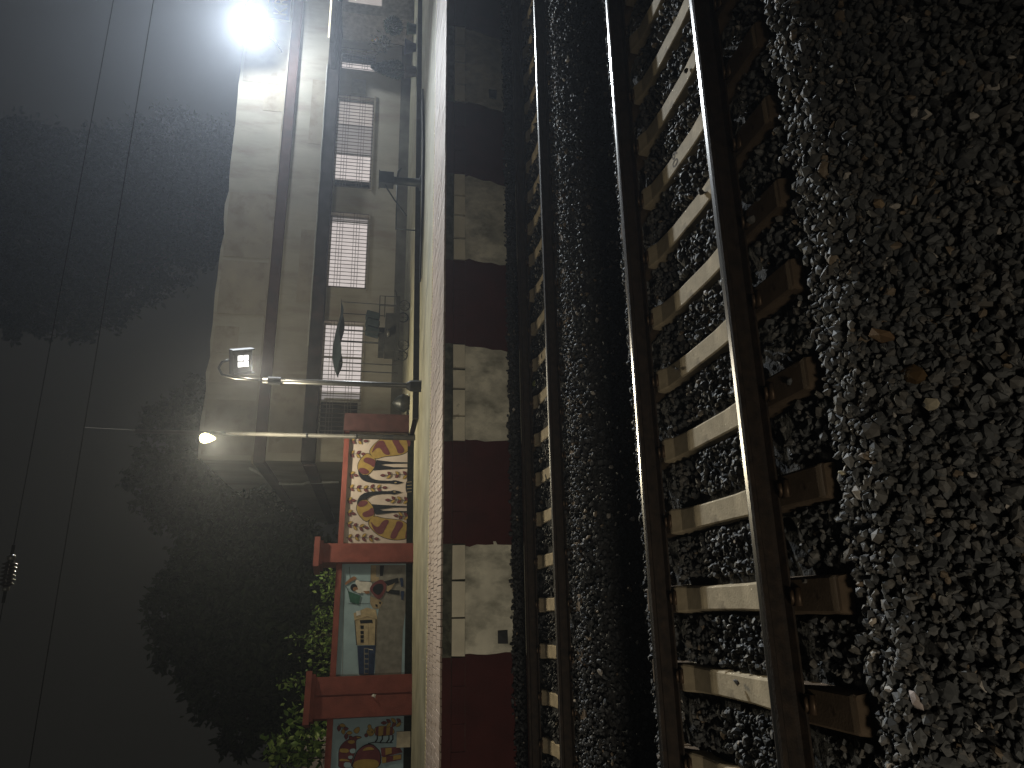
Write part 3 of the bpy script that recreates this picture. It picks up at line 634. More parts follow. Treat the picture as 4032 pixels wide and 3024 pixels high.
fcu.materials.append(m_white); ft = text_mesh('lettering', fcu, sb); ft.location = Vector((24.95, YB - 0.326, 6.68)) - Vector((13.5, YB, ZF)); ft.rotation_euler = (math.pi / 2, 0, 0)

# ------------------------------------------------------------------ lamps
m_alu = mat('galvanised_pole', (0.095, 0.095, 0.088), 0.35, 0.5, 0.5, var=0.15, scale=12)
m_blk = mat('black_housing', (0.022, 0.024, 0.026), 0.5, 0.4)
m_led = emat('led_glow', (1.0, 0.98, 0.94), 2.2)
def light(name, kind, loc, power, col, parent, **kw):
    ld = bpy.data.lights.new(name, kind); ld.energy = power; ld.color = col
    for k, v in kw.items(): setattr(ld, k, v)
    o = bpy.data.objects.new(name, ld); C.objects.link(o); o.parent = parent; o.location = loc
    return o
# big floodlight bracketed off the building
FL = Vector((22.85, 25.05, 7.73))
fl = empty('floodlight', FL); tag(fl, 'blinding white floodlight on a bracket at the upper band of the station building', 'floodlight')
fd = Vector((-0.60, -0.72, -0.34)).normalized()
Mf = fd.to_track_quat('Y', 'Z').to_matrix().to_4x4()
MB().box(-0.52, 0.52, -0.20, -0.01, -0.40, 0.40, 0, Mf).build('housing', m_blk, fl)
MB().box(-0.47, 0.47, -0.008, 0.012, -0.35, 0.35, 0, Mf).build('lens', emat('flood_glow', (0.94, 0.98, 1.0), 60.0), fl)
MB().tube([(0.05, 0.15, -0.2), (0.2, 1.0, -0.8), (0.3, 1.75, -1.0)], 0.035, 6).tube([(-0.3, 0.1, -0.3), (0.2, 1.0, -0.8)], 0.02, 6).build('bracket', m_blk, fl, True)
light('flood_spill', 'POINT', fd * 0.30, FLOOD_SPILL, FLOOD_COL, fl, shadow_soft_size=0.22)
fb = light('flood_beam', 'SPOT', fd * 0.32, FLOOD_POWER, FLOOD_COL, fl, shadow_soft_size=0.22, spot_size=math.radians(58), spot_blend=1.0)
fb.rotation_euler = (Vector((0.3, 4.0, 5.0)) - FL).to_track_quat('-Z', 'Y').to_euler()
# LED lamp post on the platform
lp = empty('lamp_post', (5.62, 18.1, ZP)); tag(lp, 'silver lamp post with square LED floodlight and black foot on the platform', 'lamp post', 'lamp posts on the platform')
MB().lathe([(0.16, -0.02), (0.16, 0.12), (0.15, 0.26), (0.085, 0.36), (0.0, 0.36)], (0, 0, 0), 6).build('foot', m_blk, lp)
MB().lathe([(0.070, 0.34), (0.070, 3.92), (0.0, 3.92)], (0, 0, 0), 16).build('pole', m_alu, lp, True)
MB().lathe([(0.098, 3.48), (0.098, 3.80), (0.0, 3.80)], (0, 0, 0), 16).build('collar', m_blk, lp)
MB().tube([(0, 0, 3.9), (0.02, 0, 4.25), (0.05, 0.05, 4.6), (0.14, 0.10, 4.92), (0.32, 0.12, 5.02), (0.47, 0.10, 4.95), (0.52, 0.06, 4.78)], 0.033, 8).build('bent_arm', m_alu, lp, True)
hd = Vector((-0.42, -0.70, -0.60)).normalized(); Mh = Matrix.Translation((0.47, -0.02, 4.45)) @ hd.to_track_quat('Y', 'Z').to_matrix().to_4x4()
MB().box(-0.30, 0.30, -0.13, -0.01, -0.27, 0.27, 0, Mh).box(-0.32, -0.29, -0.10, 0.10, -0.28, 0.28, 0, Mh).box(0.29, 0.32, -0.10, 0.10, -0.28, 0.28, 0, Mh).box(-0.32, 0.32, -0.10, 0.12, 0.27, 0.29, 0, Mh).build('lamp_head', m_blk, lp)
mb = MB()
for r in range(2):
    for c in range(2): mb.box(-0.15 + 0.16 * c, -0.15 + 0.16 * c + 0.13, -0.008, 0.006, -0.16 + 0.15 * r, -0.16 + 0.15 * r + 0.12, 0, Mh)
mb.build('led_panel', m_led, lp)
ll = light('led_lamp', 'SPOT', (Mh.translation + hd * 0.34), LED_POWER, LED_COL, lp, shadow_soft_size=0.12, spot_size=math.radians(58), spot_blend=1.0)
lsp = light('led_spill', 'SPOT', (Mh.translation + hd * 0.14), LED_SPILL, LED_COL, lp, shadow_soft_size=0.10, spot_size=math.radians(160), spot_blend=0.5)
lsp.rotation_euler = hd.to_track_quat('-Z', 'Y').to_euler()
ll.rotation_euler = (Vector((-4.5, 2.5, 0.6)) - Vector((6.0, 18.0, 5.5))).to_track_quat('-Z', 'Y').to_euler()
# tall mast with a yellow lantern beside the mural wall
mp = empty('lamp_post', (4.74, 20.25, ZP)); tag(mp, 'tall thin grey mast with glowing yellow lantern in front of the bird mural', 'lamp post', 'lamp posts on the platform')
MB().lathe([(0.075, -0.02), (0.066, 1.5), (0.066, 1.7), (0.062, 1.702), (0.060, 3.5), (0.055, 3.502), (0.050, 7.4), (0.0, 7.4)], (0, 0, 0), 12).build('pole', mat('weathered_mast', (0.05, 0.048, 0.043), 0.6, 0.3, 0.2), mp, True)
for zz, hh_ in ((0.86, 0.035), (1.60, 0.035), (2.95, 0.03), (0.6, 0.22)): MB().lathe([(0.0715, zz), (0.0745, zz + 0.004), (0.0745, zz + hh_), (0.0715, zz + hh_ + 0.004)], (0, 0, 0), 12).build('clamp_band', m_blk, mp)
MB().tube([(0, -0.04, 5.1), (-0.05, -0.4, 5.36), (-0.22, -0.86, 5.42)], 0.025, 6).build('bracket_arm', m_alu, mp, True)
MB().lathe([(0.02, -0.22), (0.06, -0.16), (0.12, -0.04), (0.14, 0.05), (0.10, 0.14), (0.0, 0.18)], (-0.36, -0.95, 5.36), 12).build('lantern', emat('lantern_glow', (1.0, 0.93, 0.55), 5.0), mp, True)
mgl = light('mast_glow', 'SPOT', (-0.42, -1.2, 5.3), 0.95 * MAST_SPILL, MAST_COL, mp, shadow_soft_size=0.12, spot_size=math.radians(128), spot_blend=0.4)
mgl.rotation_euler = Vector((0.35, 0.80, -0.42)).to_track_quat('-Z', 'Y').to_euler()
msp = light('mast_spill', 'SPOT', (-0.42, -1.15, 5.22), MAST_SPILL, MAST_COL, mp, shadow_soft_size=0.12, spot_size=math.radians(170), spot_blend=0.5)
msp.rotation_euler = Vector((-0.1, -0.35, -0.9)).to_track_quat('-Z', 'Y').to_euler()
mbm = light('mast_beam', 'SPOT', (-0.42, -1.18, 5.20), MAST_POWER, MAST_COL, mp, shadow_soft_size=0.10, spot_size=math.radians(56), spot_blend=1.0)
mbm.rotation_euler = (Vector((-1.5, 7.0, 0.0)) - Vector((4.3, 19.1, 6.3))).to_track_quat('-Z', 'Y').to_euler()
# lamp post on the camera side of the line
np_ = empty('lamp_post', (-9.0, -15.0, -0.98)); tag(np_, 'plain grey lamp post on the near side of the line behind the viewer', 'lamp post')
MB().lathe([(0.08, 0), (0.06, 4.5), (0, 4.5)], (0, 0, 0), 12).tube([(0, 0, 4.4), (0.3, 0.3, 4.8), (0.9, 0.9, 4.9)], 0.035, 8).build('pole', m_alu, np_, True)
MB().box(0.7, 1.25, 0.8, 1.1, 4.82, 4.94).build('lamp_head', m_blk, np_)
nl = light('near_lamp', 'SPOT', (0.98, 0.95, 4.60), NEAR_POWER, NEAR_COL, np_, shadow_soft_size=1.3, spot_size=math.radians(57), spot_blend=1.0)
nl.rotation_euler = (Vector((-4.4, 7.0, 0.3)) - Vector((-8.0, -14.0, 3.62))).to_track_quat('-Z', 'Y').to_euler()

# ------------------------------------------------------------------ things on the forecourt and platform
m_iron = mat('grey_green_iron', (0.035, 0.042, 0.045), 0.5, 0.4, 0.2)
# hand pump
hp = empty('hand_pump', (12.75, 19.75, ZP)); tag(hp, 'dark iron hand pump with long lever standing at the kerb', 'hand pump')
MB().box(-0.20, 0.20, -0.16, 0.16, 0.84, 1.26).box(-0.22, 0.22, -0.18, 0.18, 1.262, 1.29).build('pump_head', m_iron, hp)
MB().lathe([(0.24, 0.0), (0.24, 0.03), (0.13, 0.06), (0.12, 0.82), (0.16, 0.838)], (0, 0, 0), 14).build('pedestal', m_iron, hp, True)
MB().tube([(-0.15, 0, 1.12), (-0.7, -0.05, 0.80), (-1.25, -0.08, 0.42)], [0.025, 0.022, 0.03], 8).build('lever', m_iron, hp, True)
MB().tube([(0.12, 0, 0.72), (0.35, 0, 0.70), (0.46, 0, 0.62)], 0.035, 8).build('spout', m_alu, hp, True)
MB().tube([(0, 0.2, 0.72), (-1.55, 0.25, 0.72)], 0.02, 6).tube([(-1.53, 0.25, 0.74), (-1.53, 0.25, 0.05)], 0.02, 6).build('guard_rail', m_iron, hp, True)
# low drain channel round it
dr = MB(); dpts = [(15.9, 19.3), (13.2, 18.35), (11.3, 18.2), (8.9, 18.5), (8.9, 18.75), (11.3, 18.62), (13.3, 18.95), (15.6, 19.75)]
dr.add([(x, y, ZP + 0.005) for x, y in dpts] + [(x, y, ZP + 0.05) for x, y in dpts], [tuple(range(15, 7, -1))] + [(i, (i + 1) % 8, 8 + (i + 1) % 8, 8 + i) for i in range(8)])
do = dr.build('drain_kerb', m_black); tag(do, 'long low dark drain kerb on the platform in front of the hand pump', 'drain kerb', None, 'thing')
# vendor cart
vc = empty('vendor_cart', (8.9, 22.4, ZF)); vc.scale = (1, 1, 1); tag(vc, 'dark vendor cart with sagging cloth canopy in front of the barred windows', 'cart')
k_ = 22.4 / 23.5
def cp(px, pz, dy=0.0): return Vector((px * k_ - 8.9, dy, 2.2334 + (pz - 2.2334) * k_ - ZF))
m_tarp = mat('dark_green_tarp', (0.020, 0.030, 0.032), 0.7, 0.3, var=0.3, scale=4)
m_cart = mat('grimy_cart_paint', (0.035, 0.036, 0.034), 0.7, 0.3, var=0.4, scale=6)
mb = MB(); nS, nW = 18, 6
for i in range(nS + 1):
    t = i / nS; xx = 7.55 + (10.25 - 7.55) * t
    up = 3.50 + 0.21 * math.sin(math.pi * min(1, t * 1.25 + 0.0) ** 0.8) * (1 - 0.25 * t) ; lo = 3.49 - 0.11 * math.sin(2 * math.pi * min(1, max(0, t))) ** 2 - 0.01
    wd_ = 0.75 * math.sin(math.pi * min(max(t, 0.03), 0.97)) ** 0.5
    for j in range(nW + 1):
        s = j / nW; zz = lo + (up - lo) * math.sin(math.pi * s); mb.v.append(tuple(cp(xx, zz, -wd_ + 2 * wd_ * s)))
for i in range(nS):
    for j in range(nW): mb.f.append((i * (nW + 1) + j, i * (nW + 1) + j + 1, (i + 1) * (nW + 1) + j + 1, (i + 1) * (nW + 1) + j)); mb.m.append(0)
mb.build('canopy', m_tarp, vc, True)
for xx, z0, z1, r, dy in ((10.02, 1.6, 3.48, 0.014, -0.4), (8.965, 2.1, 3.5, 0.02, -0.5), (8.77, 1.5, 3.5, 0.03, 0.0), (7.86, 1.45, 3.46, 0.02, -0.4), (10.0, 1.5, 3.46, 0.014, 0.5), (7.9, 1.5, 3.44, 0.02, 0.5)):
    MB().tube([cp(xx, z0, dy), cp(xx + 0.02, z1, dy)], r, 6).build('post', m_cart, vc)
MB().box(-0.95, 0.95, -0.5, 0.5, 0.33, 0.45).box(-0.9, 0.35, -0.46, 0.46, 0.452, 0.78).box(-0.9, -0.1, -0.3, 0.4, 0.79, 0.98).build('counter', m_cart, vc)
MB().box(0.2, 0.95, -0.45, -0.42, 0.80, 0.83).tube([(0.94, -0.44, 0.45), (0.94, -0.44, 0.98), (0.2, -0.44, 0.98)], 0.018, 6).tube([(0.6, -0.44, 0.45), (0.6, -0.44, 0.98)], 0.012, 6).build('rack', m_cart, vc)
for x0 in (-0.28, 0.0, 0.27):
    Mt = Matrix.Translation((x0 - 0.08, -0.35, 0.98)) @ Matrix.Rotation(0.22, 4, 'Y')
    MB().box(-0.10, 0.11, -0.16, 0.16, 0.0, 0.42, 0, Mt).box(0.113, 0.118, -0.16, 0.16, 0.05, 0.42, 0, Mt).build('tray', m_tarp, vc)
MB().lathe([(0.0, 0), (0.10, 0.005), (0.13, 0.05), (0.12, 0.1), (0.0, 0.11)], (-0.38, -0.52, 0.62), 12).build('steel_bowl', m_alu, vc, True)
wh = None
for x0 in (-0.75, 0.62):
    for y0 in (-0.5, 0.5):
        mb = MB(); ring = [(x0 + 0.17 * math.cos(a * math.pi / 8), y0, 0.19 + 0.17 * math.sin(a * math.pi / 8)) for a in range(17)]
        mb.tube(ring, 0.02, 6, cap=False)
        for a in range(4): mb.tube([(x0 - 0.16 * math.cos(a * math.pi / 4), y0, 0.19 - 0.16 * math.sin(a * math.pi / 4)), (x0 + 0.16 * math.cos(a * math.pi / 4), y0, 0.19 + 0.16 * math.sin(a * math.pi / 4))], 0.006, 4)
        mb.build('wheel', m_cart, vc)
MB().tube([(0.95, 0, 0.4), (1.3, 0, 0.46), (1.38, 0, 0.5)], 0.02, 6).build('handle', m_cart, vc)
# black sack against the kerb end
sk = MB(); ns, nr = 14, 9
for i in range(nr + 1):
    t = i / nr; r = 0.27 * math.sin(math.pi * min(0.98, 0.18 + 0.80 * t)) ** 0.7 * (1 - 0.35 * t ** 3)
    for k in range(ns):
        a = 2 * math.pi * k / ns; q = 1 + random.uniform(-0.09, 0.09)
        sk.v.append((r * q * math.cos(a), r * q * math.sin(a), 0.5 * t * (1 + random.uniform(-0.02, 0.02))))
for i in range(nr):
    for k in range(ns): sk.f.append((i * ns + k, i * ns + (k + 1) % ns, (i + 1) * ns + (k + 1) % ns, (i + 1) * ns + k)); sk.m.append(0)
sk.f.append(tuple(range(nr * ns, nr * ns + ns))); sk.m.append(0)
so = sk.build('sack', mat('black_sack', (0.014, 0.016, 0.016), 0.45, 0.4), None, True); so.location = (5.95, 20.9, ZF); tag(so, 'bulging black sack on the forecourt next to the maroon end pillar', 'sack')

# ------------------------------------------------------------------ leaves and plants
def leaf_cloud(P, size, name, m, parent, tone, up=0.3, aspect=0.5):
    n = len(P); d = RNG.normal(size=(n, 3)); d[:, 2] += up; d /= np.linalg.norm(d, axis=1, keepdims=True)
    b = RNG.normal(size=(n, 3)); nrm = np.cross(d, b); nrm /= np.linalg.norm(nrm, axis=1, keepdims=True); sd = nrm
    L = size[:, None]; w = L * aspect * 0.5
    up_ = np.cross(sd, d)
    v = np.stack([P, P + d * L * 0.45 + sd * w - up_ * L * 0.06, P + d * L, P + d * L * 0.45 - sd * w - up_ * L * 0.06, P + d * L * 0.5 + up_ * L * 0.05], 1).reshape(-1, 3)
    o = (np.arange(n) * 5)[:, None]
    F = np.concatenate([o + np.array([[0, 1, 4]]), o + np.array([[1, 2, 4]]), o + np.array([[2, 3, 4]]), o + np.array([[3, 0, 4]])], 1).reshape(-1, 3)
    return np_mesh(name, v, F, m, np.repeat(tone, 4), parent)
m_leafd = attr_mat('dark_tree_leaves', [(0, (0.008, 0.013, 0.007)), (1, (0.022, 0.032, 0.015))], 0.7, 0.1, trans=0.15)
m_leafb = attr_mat('bright_shrub_leaves', [(0, (0.04, 0.08, 0.015)), (0.5, (0.14, 0.24, 0.045)), (1, (0.32, 0.42, 0.12))], 0.5, 0.35, trans=0.35)
m_bark = mat('bark', (0.05, 0.04, 0.03), 0.9, 0.1, var=0.4, scale=10)
def tree(label, base, trunk_h, clumps, nleaf, size, group=None):
    t = empty('tree', base); tag(t, label, 'tree', group)
    mb = MB(); top = Vector((0, 0, trunk_h)); mb.tube([(0, 0, -0.3), (0.1, 0.05, trunk_h * 0.5), top], [0.28, 0.22, 0.16], 8)
    pts = []; cl = []
    for (x, y, z, rx, ry, rz) in clumps:
        c = Vector((x, y, z)) - Vector(base); mid = top.lerp(c, 0.5) + Vector((0, 0, 0.3)); mb.tube([top - Vector((0, 0, trunk_h * 0.15)), mid, c], [0.13, 0.08, 0.03], 6)
        vol = rx * ry * rz; cl.append((c, rx, ry, rz, vol ** 0.75))
    tot = sum(c[4] for c in cl)
    for c, rx, ry, rz, w in cl:
        n = int(nleaf * w / tot); nsub = max(6, int(n / 55))
        q = RNG.normal(size=(nsub, 3)); q /= np.linalg.norm(q, axis=1, keepdims=True); q *= RNG.uniform(0.45, 1.0, (nsub, 1)) ** 0.5
        sub = np.array(c)[None] + q * np.array([rx, ry, rz]); k = RNG.integers(0, nsub, n)
        pts.append(sub[k] + RNG.normal(size=(n, 3)) * np.array([rx, ry, rz]) * 0.13)
    mb.build('trunk', m_bark, t, True)
    P_ = np.concatenate(pts); leaf_cloud(P_, RNG.uniform(0.55, 1.2, len(P_)) * size, 'crown', m_leafd, t, RNG.uniform(0, 1, len(P_)), 0.0, 0.55)
    return t
YT = 31.0
def at(px, py, Y):
    q = RT * ((3024 - py - 1512) / 2848.8) + DN * ((px - 2016) / 2848.8) + FW
    return CAM + q * (Y / q.y)
def clump(px, py, Y, r, rz=None, ry=None):
    p = at(px, py, Y); return (p.x, Y, p.z, r, ry or r, rz or r)
GT = 'trees beyond the station'
tree('broad dark tree behind the mural wall shrubs', (-0.6, 31, 1.0), 4.0, [clump(720, 2400, 31, 1.5, 1.3), clump(850, 2250, 31, 1.7), clump(760, 2560, 31, 1.3), clump(900, 2500, 32, 2.0), clump(980, 2330, 31, 2.1), clump(880, 2700, 31, 1.3), clump(960, 2850, 30.5, 1.1, 0.9), clump(1080, 2650, 31, 1.9), clump(1130, 2400, 31, 1.9), clump(1100, 2180, 31, 1.6), clump(1150, 2850, 30, 1.2), clump(1000, 2100, 32, 1.6), clump(1220, 2500, 30, 1.6), clump(1230, 2250, 30, 1.5), clump(1250, 2750, 30, 1.4)], 42000, 0.34, GT)
tree('hazy spreading tree at the left end of the station building', (7.5, 48, 1.0), 7.0, [clump(620, 1880, 48, 1.9, 1.6), clump(680, 1990, 48, 2.0), clump(740, 1870, 48, 2.0), clump(720, 1780, 48, 1.6), clump(830, 1950, 48, 2.6), clump(800, 2060, 48, 2.0), clump(950, 2000, 48, 2.8), clump(640, 1800, 49, 1.0)], 16000, 0.42, GT)
tree('small feathery tree rising behind the parapet of the station building', (11.5, 52, 1.0), 8.0, [clump(640, 1660, 52, 1.3), clump(720, 1640, 52, 1.7), clump(790, 1600, 52, 1.5), clump(590, 1690, 52, 0.8, 0.7), clump(800, 1690, 52, 2.0), clump(760, 1560, 52, 0.7)], 6000, 0.44, GT)
tree('little hazy treetop just above the parapet of the station building', (15.5, 54, 1.0), 10.0, [clump(770, 1505, 54, 0.6), clump(805, 1530, 54, 0.9)], 500, 0.36, GT)
tree('huge dark tree overhanging the roof of the station building', (24, 44, 1.0), 11.0, [clump(90, 1150, 42, 2.2), clump(250, 1180, 42, 2.0), clump(360, 1240, 42, 1.6), clump(60, 1230, 41, 1.3), clump(500, 1100, 42, 2.2), clump(650, 1020, 42, 2.0), clump(780, 960, 43, 1.8), clump(200, 1000, 43, 3.0), clump(420, 950, 43, 3.0), clump(620, 850, 43, 3.0), clump(60, 900, 43, 3.0), clump(300, 760, 44, 3.4), clump(520, 700, 44, 3.4), clump(120, 680, 44, 3.0), clump(760, 800, 44, 3.0), clump(700, 620, 44, 3.0), clump(860, 680, 44, 3.0)], 46000, 0.42, GT)
# shrubs behind the mural wall
def shrub(label, pts, base, leafsz, n):
    t = empty('shrub', base); tag(t, label, 'shrub', 'shrubs behind the mural wall')
    mb = MB(); LP = []
    for (px, py, Y) in pts:
        tip = at(px, py, Y) - Vector(base); mid = tip * 0.55 + Vector((random.uniform(-0.15, 0.15), 0, 0.25))
        mb.tube([(0, 0, -0.05), mid, tip], [0.022, 0.015, 0.006], 5)
        for k in range(n):
            s = random.uniform(0.30, 1.0) ** 0.7; p = mid.lerp(tip, (s - 0.4) / 0.6) if s > 0.4 else Vector((0, 0, 0)).lerp(mid, s / 0.4)
            LP.append(p + Vector((random.gauss(0, 0.09), random.gauss(0, 0.09), random.gauss(0, 0.08))))
    mb.build('stem', m_bark, t, True)
    LP = np.array(LP); leaf_cloud(LP, RNG.uniform(0.6, 1.3, len(LP)) * leafsz, 'foliage', m_leafb, t, RNG.uniform(0, 1, len(LP)), 0.4, 0.62)
shrub('bright green leafy shrub just left of the first terracotta pillar', [(1270, 2260, 21.3), (1245, 2290, 21.4), (1290, 2330, 21.3), (1265, 2345, 21.4), (1300, 2270, 21.3)], (0.75, 21.4, ZP), 0.12, 60)
shrub('dull olive shrub low over the wall above the train painting', [(1240, 2400, 21.6), (1250, 2440, 21.6), (1280, 2470, 21.6), (1235, 2460, 21.7), (1270, 2420, 21.6)], (-0.1, 21.7, ZP), 0.10, 70)
shrub('tall sparse shrub with twisting stems behind the train painting', [(1135, 2525, 21.3), (1180, 2500, 21.4), (1160, 2580, 21.3), (1215, 2540, 21.4), (1240, 2590, 21.3), (1190, 2560, 21.4), (1260, 2540, 21.4)], (-0.55, 21.4, ZP), 0.12, 34)
shrub('leafy shrub pressed against the cap of the grooved red pillar', [(1250, 2640, 21.2), (1220, 2610, 21.2), (1285, 2650, 21.2), (1090, 2690, 21.2), (1140, 2680, 21.3), (1180, 2720, 21.3), (1210, 2700, 21.2)], (-1.4, 21.3, ZP), 0.15, 34)
shrub('broad leaved shrub left of the grooved red pillar with one big leaf', [(1130, 2760, 20.9), (1160, 2800, 20.9), (1110, 2840, 20.9), (1180, 2850, 21.0), (1200, 2890, 21.0)], (-2.4, 21.0, ZP), 0.20, 26)
shrub('large leaved shrub at the far left above the elephant painting', [(1030, 2920, 20.6), (1060, 2960, 20.6), (1090, 2900, 20.6), (1050, 3000, 20.6), (1100, 2980, 20.7), (1130, 2930, 20.6), (1150, 2990, 20.7), (1200, 2870, 20.6)], (-3.2, 20.8, ZP), 0.20, 40)
# pale rounded tank half hidden behind the shrubs
tk = MB().lathe([(0.0, 1.22), (0.3, 1.20), (0.46, 1.10), (0.52, 0.95), (0.52, 0.05), (0.50, 0.0)], (0, 0, 0), 20).build('water_tank', mat('pale_tank', (0.52, 0.44, 0.38), 0.7), None, True)
tk.location = (-3.55, 21.9, 2.55); tag(tk, 'pale rounded water tank half hidden by leaves behind the elephant painting', 'water tank')
bs = MB().box(-0.6, 0.6, -0.5, 0.5, ZP - 0.05, 2.548).build('tank_plinth', m_dark); bs.location = (-3.55, 21.9, 0); tag(bs, 'dark block plinth under the pale water tank', 'plinth', None, 'thing')
# potted plants
def pot(loc, r0, r1, h, m, label, kind):
    t = empty('potted_plant', loc); tag(t, label, 'potted plant', 'potted plants at the station entrance')
    MB().lathe([(0.0, 0), (r0, 0.0), (r1, h * 0.9), (r1 + 0.02, h * 0.9), (r1 + 0.02, h), (r1 - 0.02, h), (r1 - 0.03, h - 0.05), (0, h - 0.05)], (0, 0, 0), 16).build('pot', m, t, True)
    return t
m_leafp = attr_mat('topiary_leaves', [(0, (0.03, 0.05, 0.03)), (1, (0.07, 0.11, 0.06))], 0.6, 0.3, trans=0.2)
t = pot((21.6, 22.9, ZF), 0.17, 0.22, 0.36, mat('green_pot', (0.05, 0.11, 0.07), 0.5), 'round clipped shrub in a green pot by the station entrance', 0)
MB().tube([(0, 0, 0.3), (0.02, 0, 0.6)], 0.02, 6).build('stem', m_bark, t)
q = RNG.normal(size=(2200, 3)); q /= np.linalg.norm(q, axis=1, keepdims=True); q = q * RNG.uniform(0.75, 1, (2200, 1)) * np.array([0.33, 0.33, 0.38]) + np.array([0.03, 0, 0.86]); leaf_cloud(q, RNG.uniform(0.04, 0.08, 2200), 'foliage', m_leafp, t, RNG.uniform(0, 1, 2200))
t = pot((20.45, 22.6, ZF), 0.14, 0.27, 0.42, mat('violet_pot', (0.06, 0.06, 0.13), 0.5), 'croton with orange and yellow top leaves in a dark violet pot', 1)
MB().tube([(0, 0, 0.35), (0.05, 0, 0.9), (0.02, 0, 1.3)], 0.015, 6).tube([(0, 0, 0.4), (-0.15, 0, 1.0)], 0.012, 6).build('stem', m_bark, t)
q = RNG.normal(size=(90, 3)) * np.array([0.20, 0.16, 0.24]) + np.array([0.02, 0, 1.25]); leaf_cloud(q, RNG.uniform(0.12, 0.24, 90), 'foliage', attr_mat('croton_leaves', [(0, (0.02, 0.035, 0.02)), (0.7, (0.06, 0.08, 0.05)), (0.85, (0.35, 0.34, 0.28))], 0.4, 0.5), t, RNG.uniform(0, 1, 90), 0.4, 0.4)
leaf_cloud(np.array([[0.10, -0.1, 1.50], [0.16, -0.05, 1.46], [0.06, -0.12, 1.45]]), np.array([0.18, 0.16, 0.14]), 'orange_leaf', mat('orange_leaf', (0.55, 0.20, 0.05), 0.5), t, np.zeros(3), 0.5, 0.6)
leaf_cloud(np.array([[-0.04, -0.1, 1.58], [-0.02, -0.14, 1.54]]), np.array([0.17, 0.16]), 'yellow_leaf', mat('yellow_leaf', (0.60, 0.50, 0.05), 0.5), t, np.zeros(2), 0.8, 0.6)
t = pot((18.75, 21.9, ZF), 0.17, 0.25, 0.42, mat('brown_pot', (0.12, 0.10, 0.085), 0.6), 'pointed conifer bush in a brown pot beside the barred windows', 2)
MB().tube([(0, 0, 0.35), (0.0, 0, 1.3)], 0.02, 6).build('stem', m_bark, t)
n = 3200; hh = RNG.uniform(0, 1, n) ** 0.8; rr = 0.36 * (1 - hh) ** 0.6 * np.minimum(1, 0.45 + hh * 3.2) * RNG.uniform(0.75, 1.05, n); an = RNG.uniform(0, 2 * math.pi, n)
q = np.stack([rr * np.cos(an), rr * np.sin(an), 0.42 + hh * 1.15], -1); leaf_cloud(q, RNG.uniform(0.05, 0.10, n), 'foliage', m_leafp, t, RNG.uniform(0, 1, n), 0.9, 0.35)

# ------------------------------------------------------------------ overhead wires
m_wire = mat('copper_wire', (0.010, 0.010, 0.010), 0.9, 0.1, 0.0)
cw = MB().tube([(x, 9.77, 5.84 + 0.0002 * (x - 1) ** 2 * 0) for x in range(-30, 60, 6)], 0.0055, 6).build('contact_wire', m_wire); tag(cw, 'lower overhead wire above the far track', 'wire', 'overhead wires')
IX0, IX1 = 0.34, 0.72
ms = MB().tube([(x, 9.77, 6.40) for x in (-30, -20, -10, -4, IX0 - 0.12)], 0.005, 6).tube([(x, 9.77, 6.40) for x in (IX1 + 0.12, 4, 10, 20, 40, 60)], 0.005, 6).build('catenary_wire', m_wire); tag(ms, 'upper overhead wire broken by an insulator above the far track', 'wire', 'overhead wires')
io = empty('insulator', (0.53, 9.77, 6.40)); tag(io, 'glossy dark ribbed insulator strung in the upper overhead wire', 'insulator')
m_glz = mat('brown_glaze', (0.012, 0.009, 0.008), 0.12, 0.6)
prof = []
for k in range(6):
    h = -0.135 + k * 0.046; prof += [(0.045, h), (0.085, h + 0.010), (0.083, h + 0.018), (0.047, h + 0.034)]
MB().lathe([(0.02, -0.16)] + prof + [(0.02, 0.16)], (0, 0, 0), 20, 0, 'x').build('shed_body', m_glz, io, True)
MB().lathe([(0.0, 0.15), (0.045, 0.155), (0.045, 0.20), (0.03, 0.22), (0.0, 0.22)], (0, 0, 0), 12, 0, 'x').lathe([(0.0, -0.20), (0.04, -0.195), (0.04, -0.15), (0.0, -0.14)], (0, 0, 0), 12, 0, 'x').build('end_cap', m_alu, io, True)
MB().tube([(0.2, 0, 0), (0.33, 0, 0)], 0.018, 6).tube([(-0.2, 0, 0), (-0.33, 0, 0)], 0.018, 6).build('coupling', m_wire, io)
sw = MB(); a_, b_ = at(330, 1683, 9.77), Vector((4.74, 20.2, 8.46)); sw.tube([a_.lerp(b_, t) - Vector((0, 0, 0.25 * math.sin(math.pi * t))) for t in [i / 10 for i in range(11)]], 0.004, 5)
so2 = sw.build('stay_wire', m_wire); tag(so2, 'thin stay wire from the mast top to the lower overhead wire', 'wire')

# ------------------------------------------------------------------ loose things on the ballast
def bedpt(px, py):
    q = RT * ((3024 - py - 1512) / 2848.8) + DN * ((px - 2016) / 2848.8) + FW
    z = -0.3
    for _ in range(12):
        p = CAM + q * ((z - CAM.z) / q.z); z = float(bedz(p.y)) + 0.03
    return p
def pebble(px, py, r, col, label, flat=0.5, name='stone'):
    p = bedpt(px, py); v, f, t_ = stones(np.zeros((1, 3)), np.array([r]), flat)
    o = np_mesh(name, v, f, mat('stone_%d' % px, col, 0.8, 0.2, var=0.15, scale=30)); o.location = p; tag(o, label, 'stone', 'odd coloured stones lying on the ballast')
pebble(3480, 1325, 0.085, (0.17, 0.105, 0.055), 'large flat brown stone among dark ballast opposite the sleeper ends', 0.35)
pebble(3600, 1475, 0.075, (0.10, 0.06, 0.025), 'dark ochre stone lying lower on the ballast slope than the flat brown one', 0.4)
pebble(3665, 1592, 0.045, (0.48, 0.42, 0.30), 'small cream stone isolated on the dark ballast slope', 0.6)
pebble(3608, 2758, 0.050, (0.50, 0.42, 0.38), 'pinkish white stone on the ballast near the last sleeper ends', 0.6)
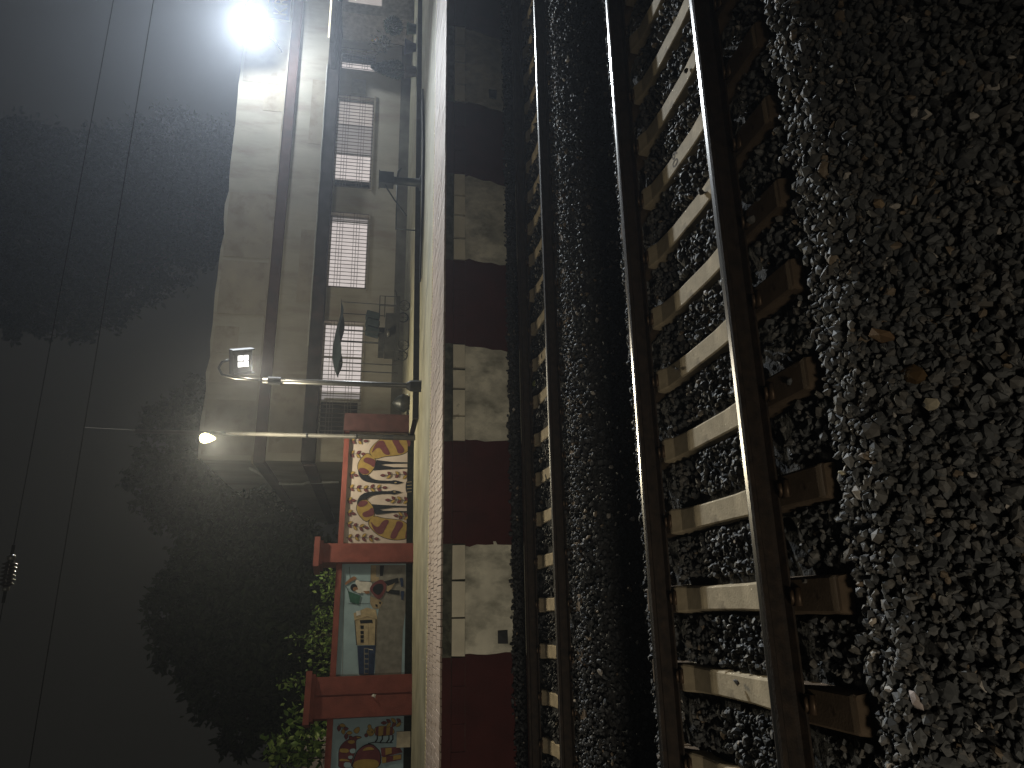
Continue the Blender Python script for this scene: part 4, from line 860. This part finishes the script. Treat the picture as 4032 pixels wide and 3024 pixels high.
pebble(3460, 805, 0.045, (0.28, 0.20, 0.12), 'tan stone high on the shadowed ballast slope', 0.7)
pebble(3318, 1862, 0.028, (0.52, 0.46, 0.32), 'thin cream sliver of stone beside a brown sleeper end', 0.4)
pebble(3440, 2450, 0.042, (0.45, 0.38, 0.30), 'long whitish stone standing in the ballast between two sleeper ends', 0.4)
pebble(2070, 1095, 0.045, (0.50, 0.45, 0.36), 'pale lump of stone at the foot of the platform wall', 0.6)
lp_ = bedpt(2112, 1512); lf = MB().add([(-.09, 0, .02), (-.03, .035, .05), (.06, .025, .05), (.12, 0, .02), (.05, -.03, .035), (-.03, -.035, .035), (0, 0, .028)], [(0, 1, 6), (1, 2, 6), (2, 3, 6), (3, 4, 6), (4, 5, 6), (5, 0, 6)]).build('fallen_leaf', mat('yellow_green_leaf', (0.22, 0.25, 0.06), 0.6)); lf.location = lp_; lf.rotation_euler = (0.3, 0.2, 0.7); tag(lf, 'single yellow green leaf lying on the ballast beside the far track', 'leaf')
# painted number on a sleeper
pn = bpy.data.curves.new('painted_number', 'FONT'); pn.body = '09'; pn.size = 0.15; pn.extrude = 0.0005; pn.materials.append(mat('dark_number_paint', (0.15, 0.12, 0.085), 0.9))
# attached to the sleeper nearest to it
q = RT * ((3024 - 470 - 1512) / 2848.8) + DN * ((2685 - 2016) / 2848.8) + FW; ptn = CAM + q * ((-0.19 - CAM.z) / q.z)
slp = min([o for o in bpy.data.objects if o.name.startswith('sleeper') and o.parent and abs(o.parent.location.y - (Y_C + G / 2)) < 0.1], key=lambda o: abs(o.location.x - ptn.x))
no_ = text_mesh('painted_number', pn, slp); no_.location = (-0.055, 0.06, -0.2245); no_.rotation_euler = (0, 0, -0.1)

# ------------------------------------------------------------------ night mist
hz = MB().box(-58, 108, -24, 98, -2.2, 34).build('haze', None); hz['kind'] = 'stuff'
hm = bpy.data.materials.new('mist'); hm.use_nodes = True; nt = hm.node_tree; nt.nodes.remove(nt.nodes['Principled BSDF'])
pvn = nt.nodes.new('ShaderNodeVolumePrincipled'); pvn.inputs['Color'].default_value = (0.84, 0.90, 1.0, 1); pvn.inputs['Density'].default_value = HAZE_DENSITY; pvn.inputs['Anisotropy'].default_value = HAZE_G
pvn.inputs['Density Attribute'].default_value = ''
nt.links.new(pvn.outputs[0], nt.nodes['Material Output'].inputs['Volume'])
hm.cycles.homogeneous_volume = True
hz.data.materials.clear(); hz.data.materials.append(hm)
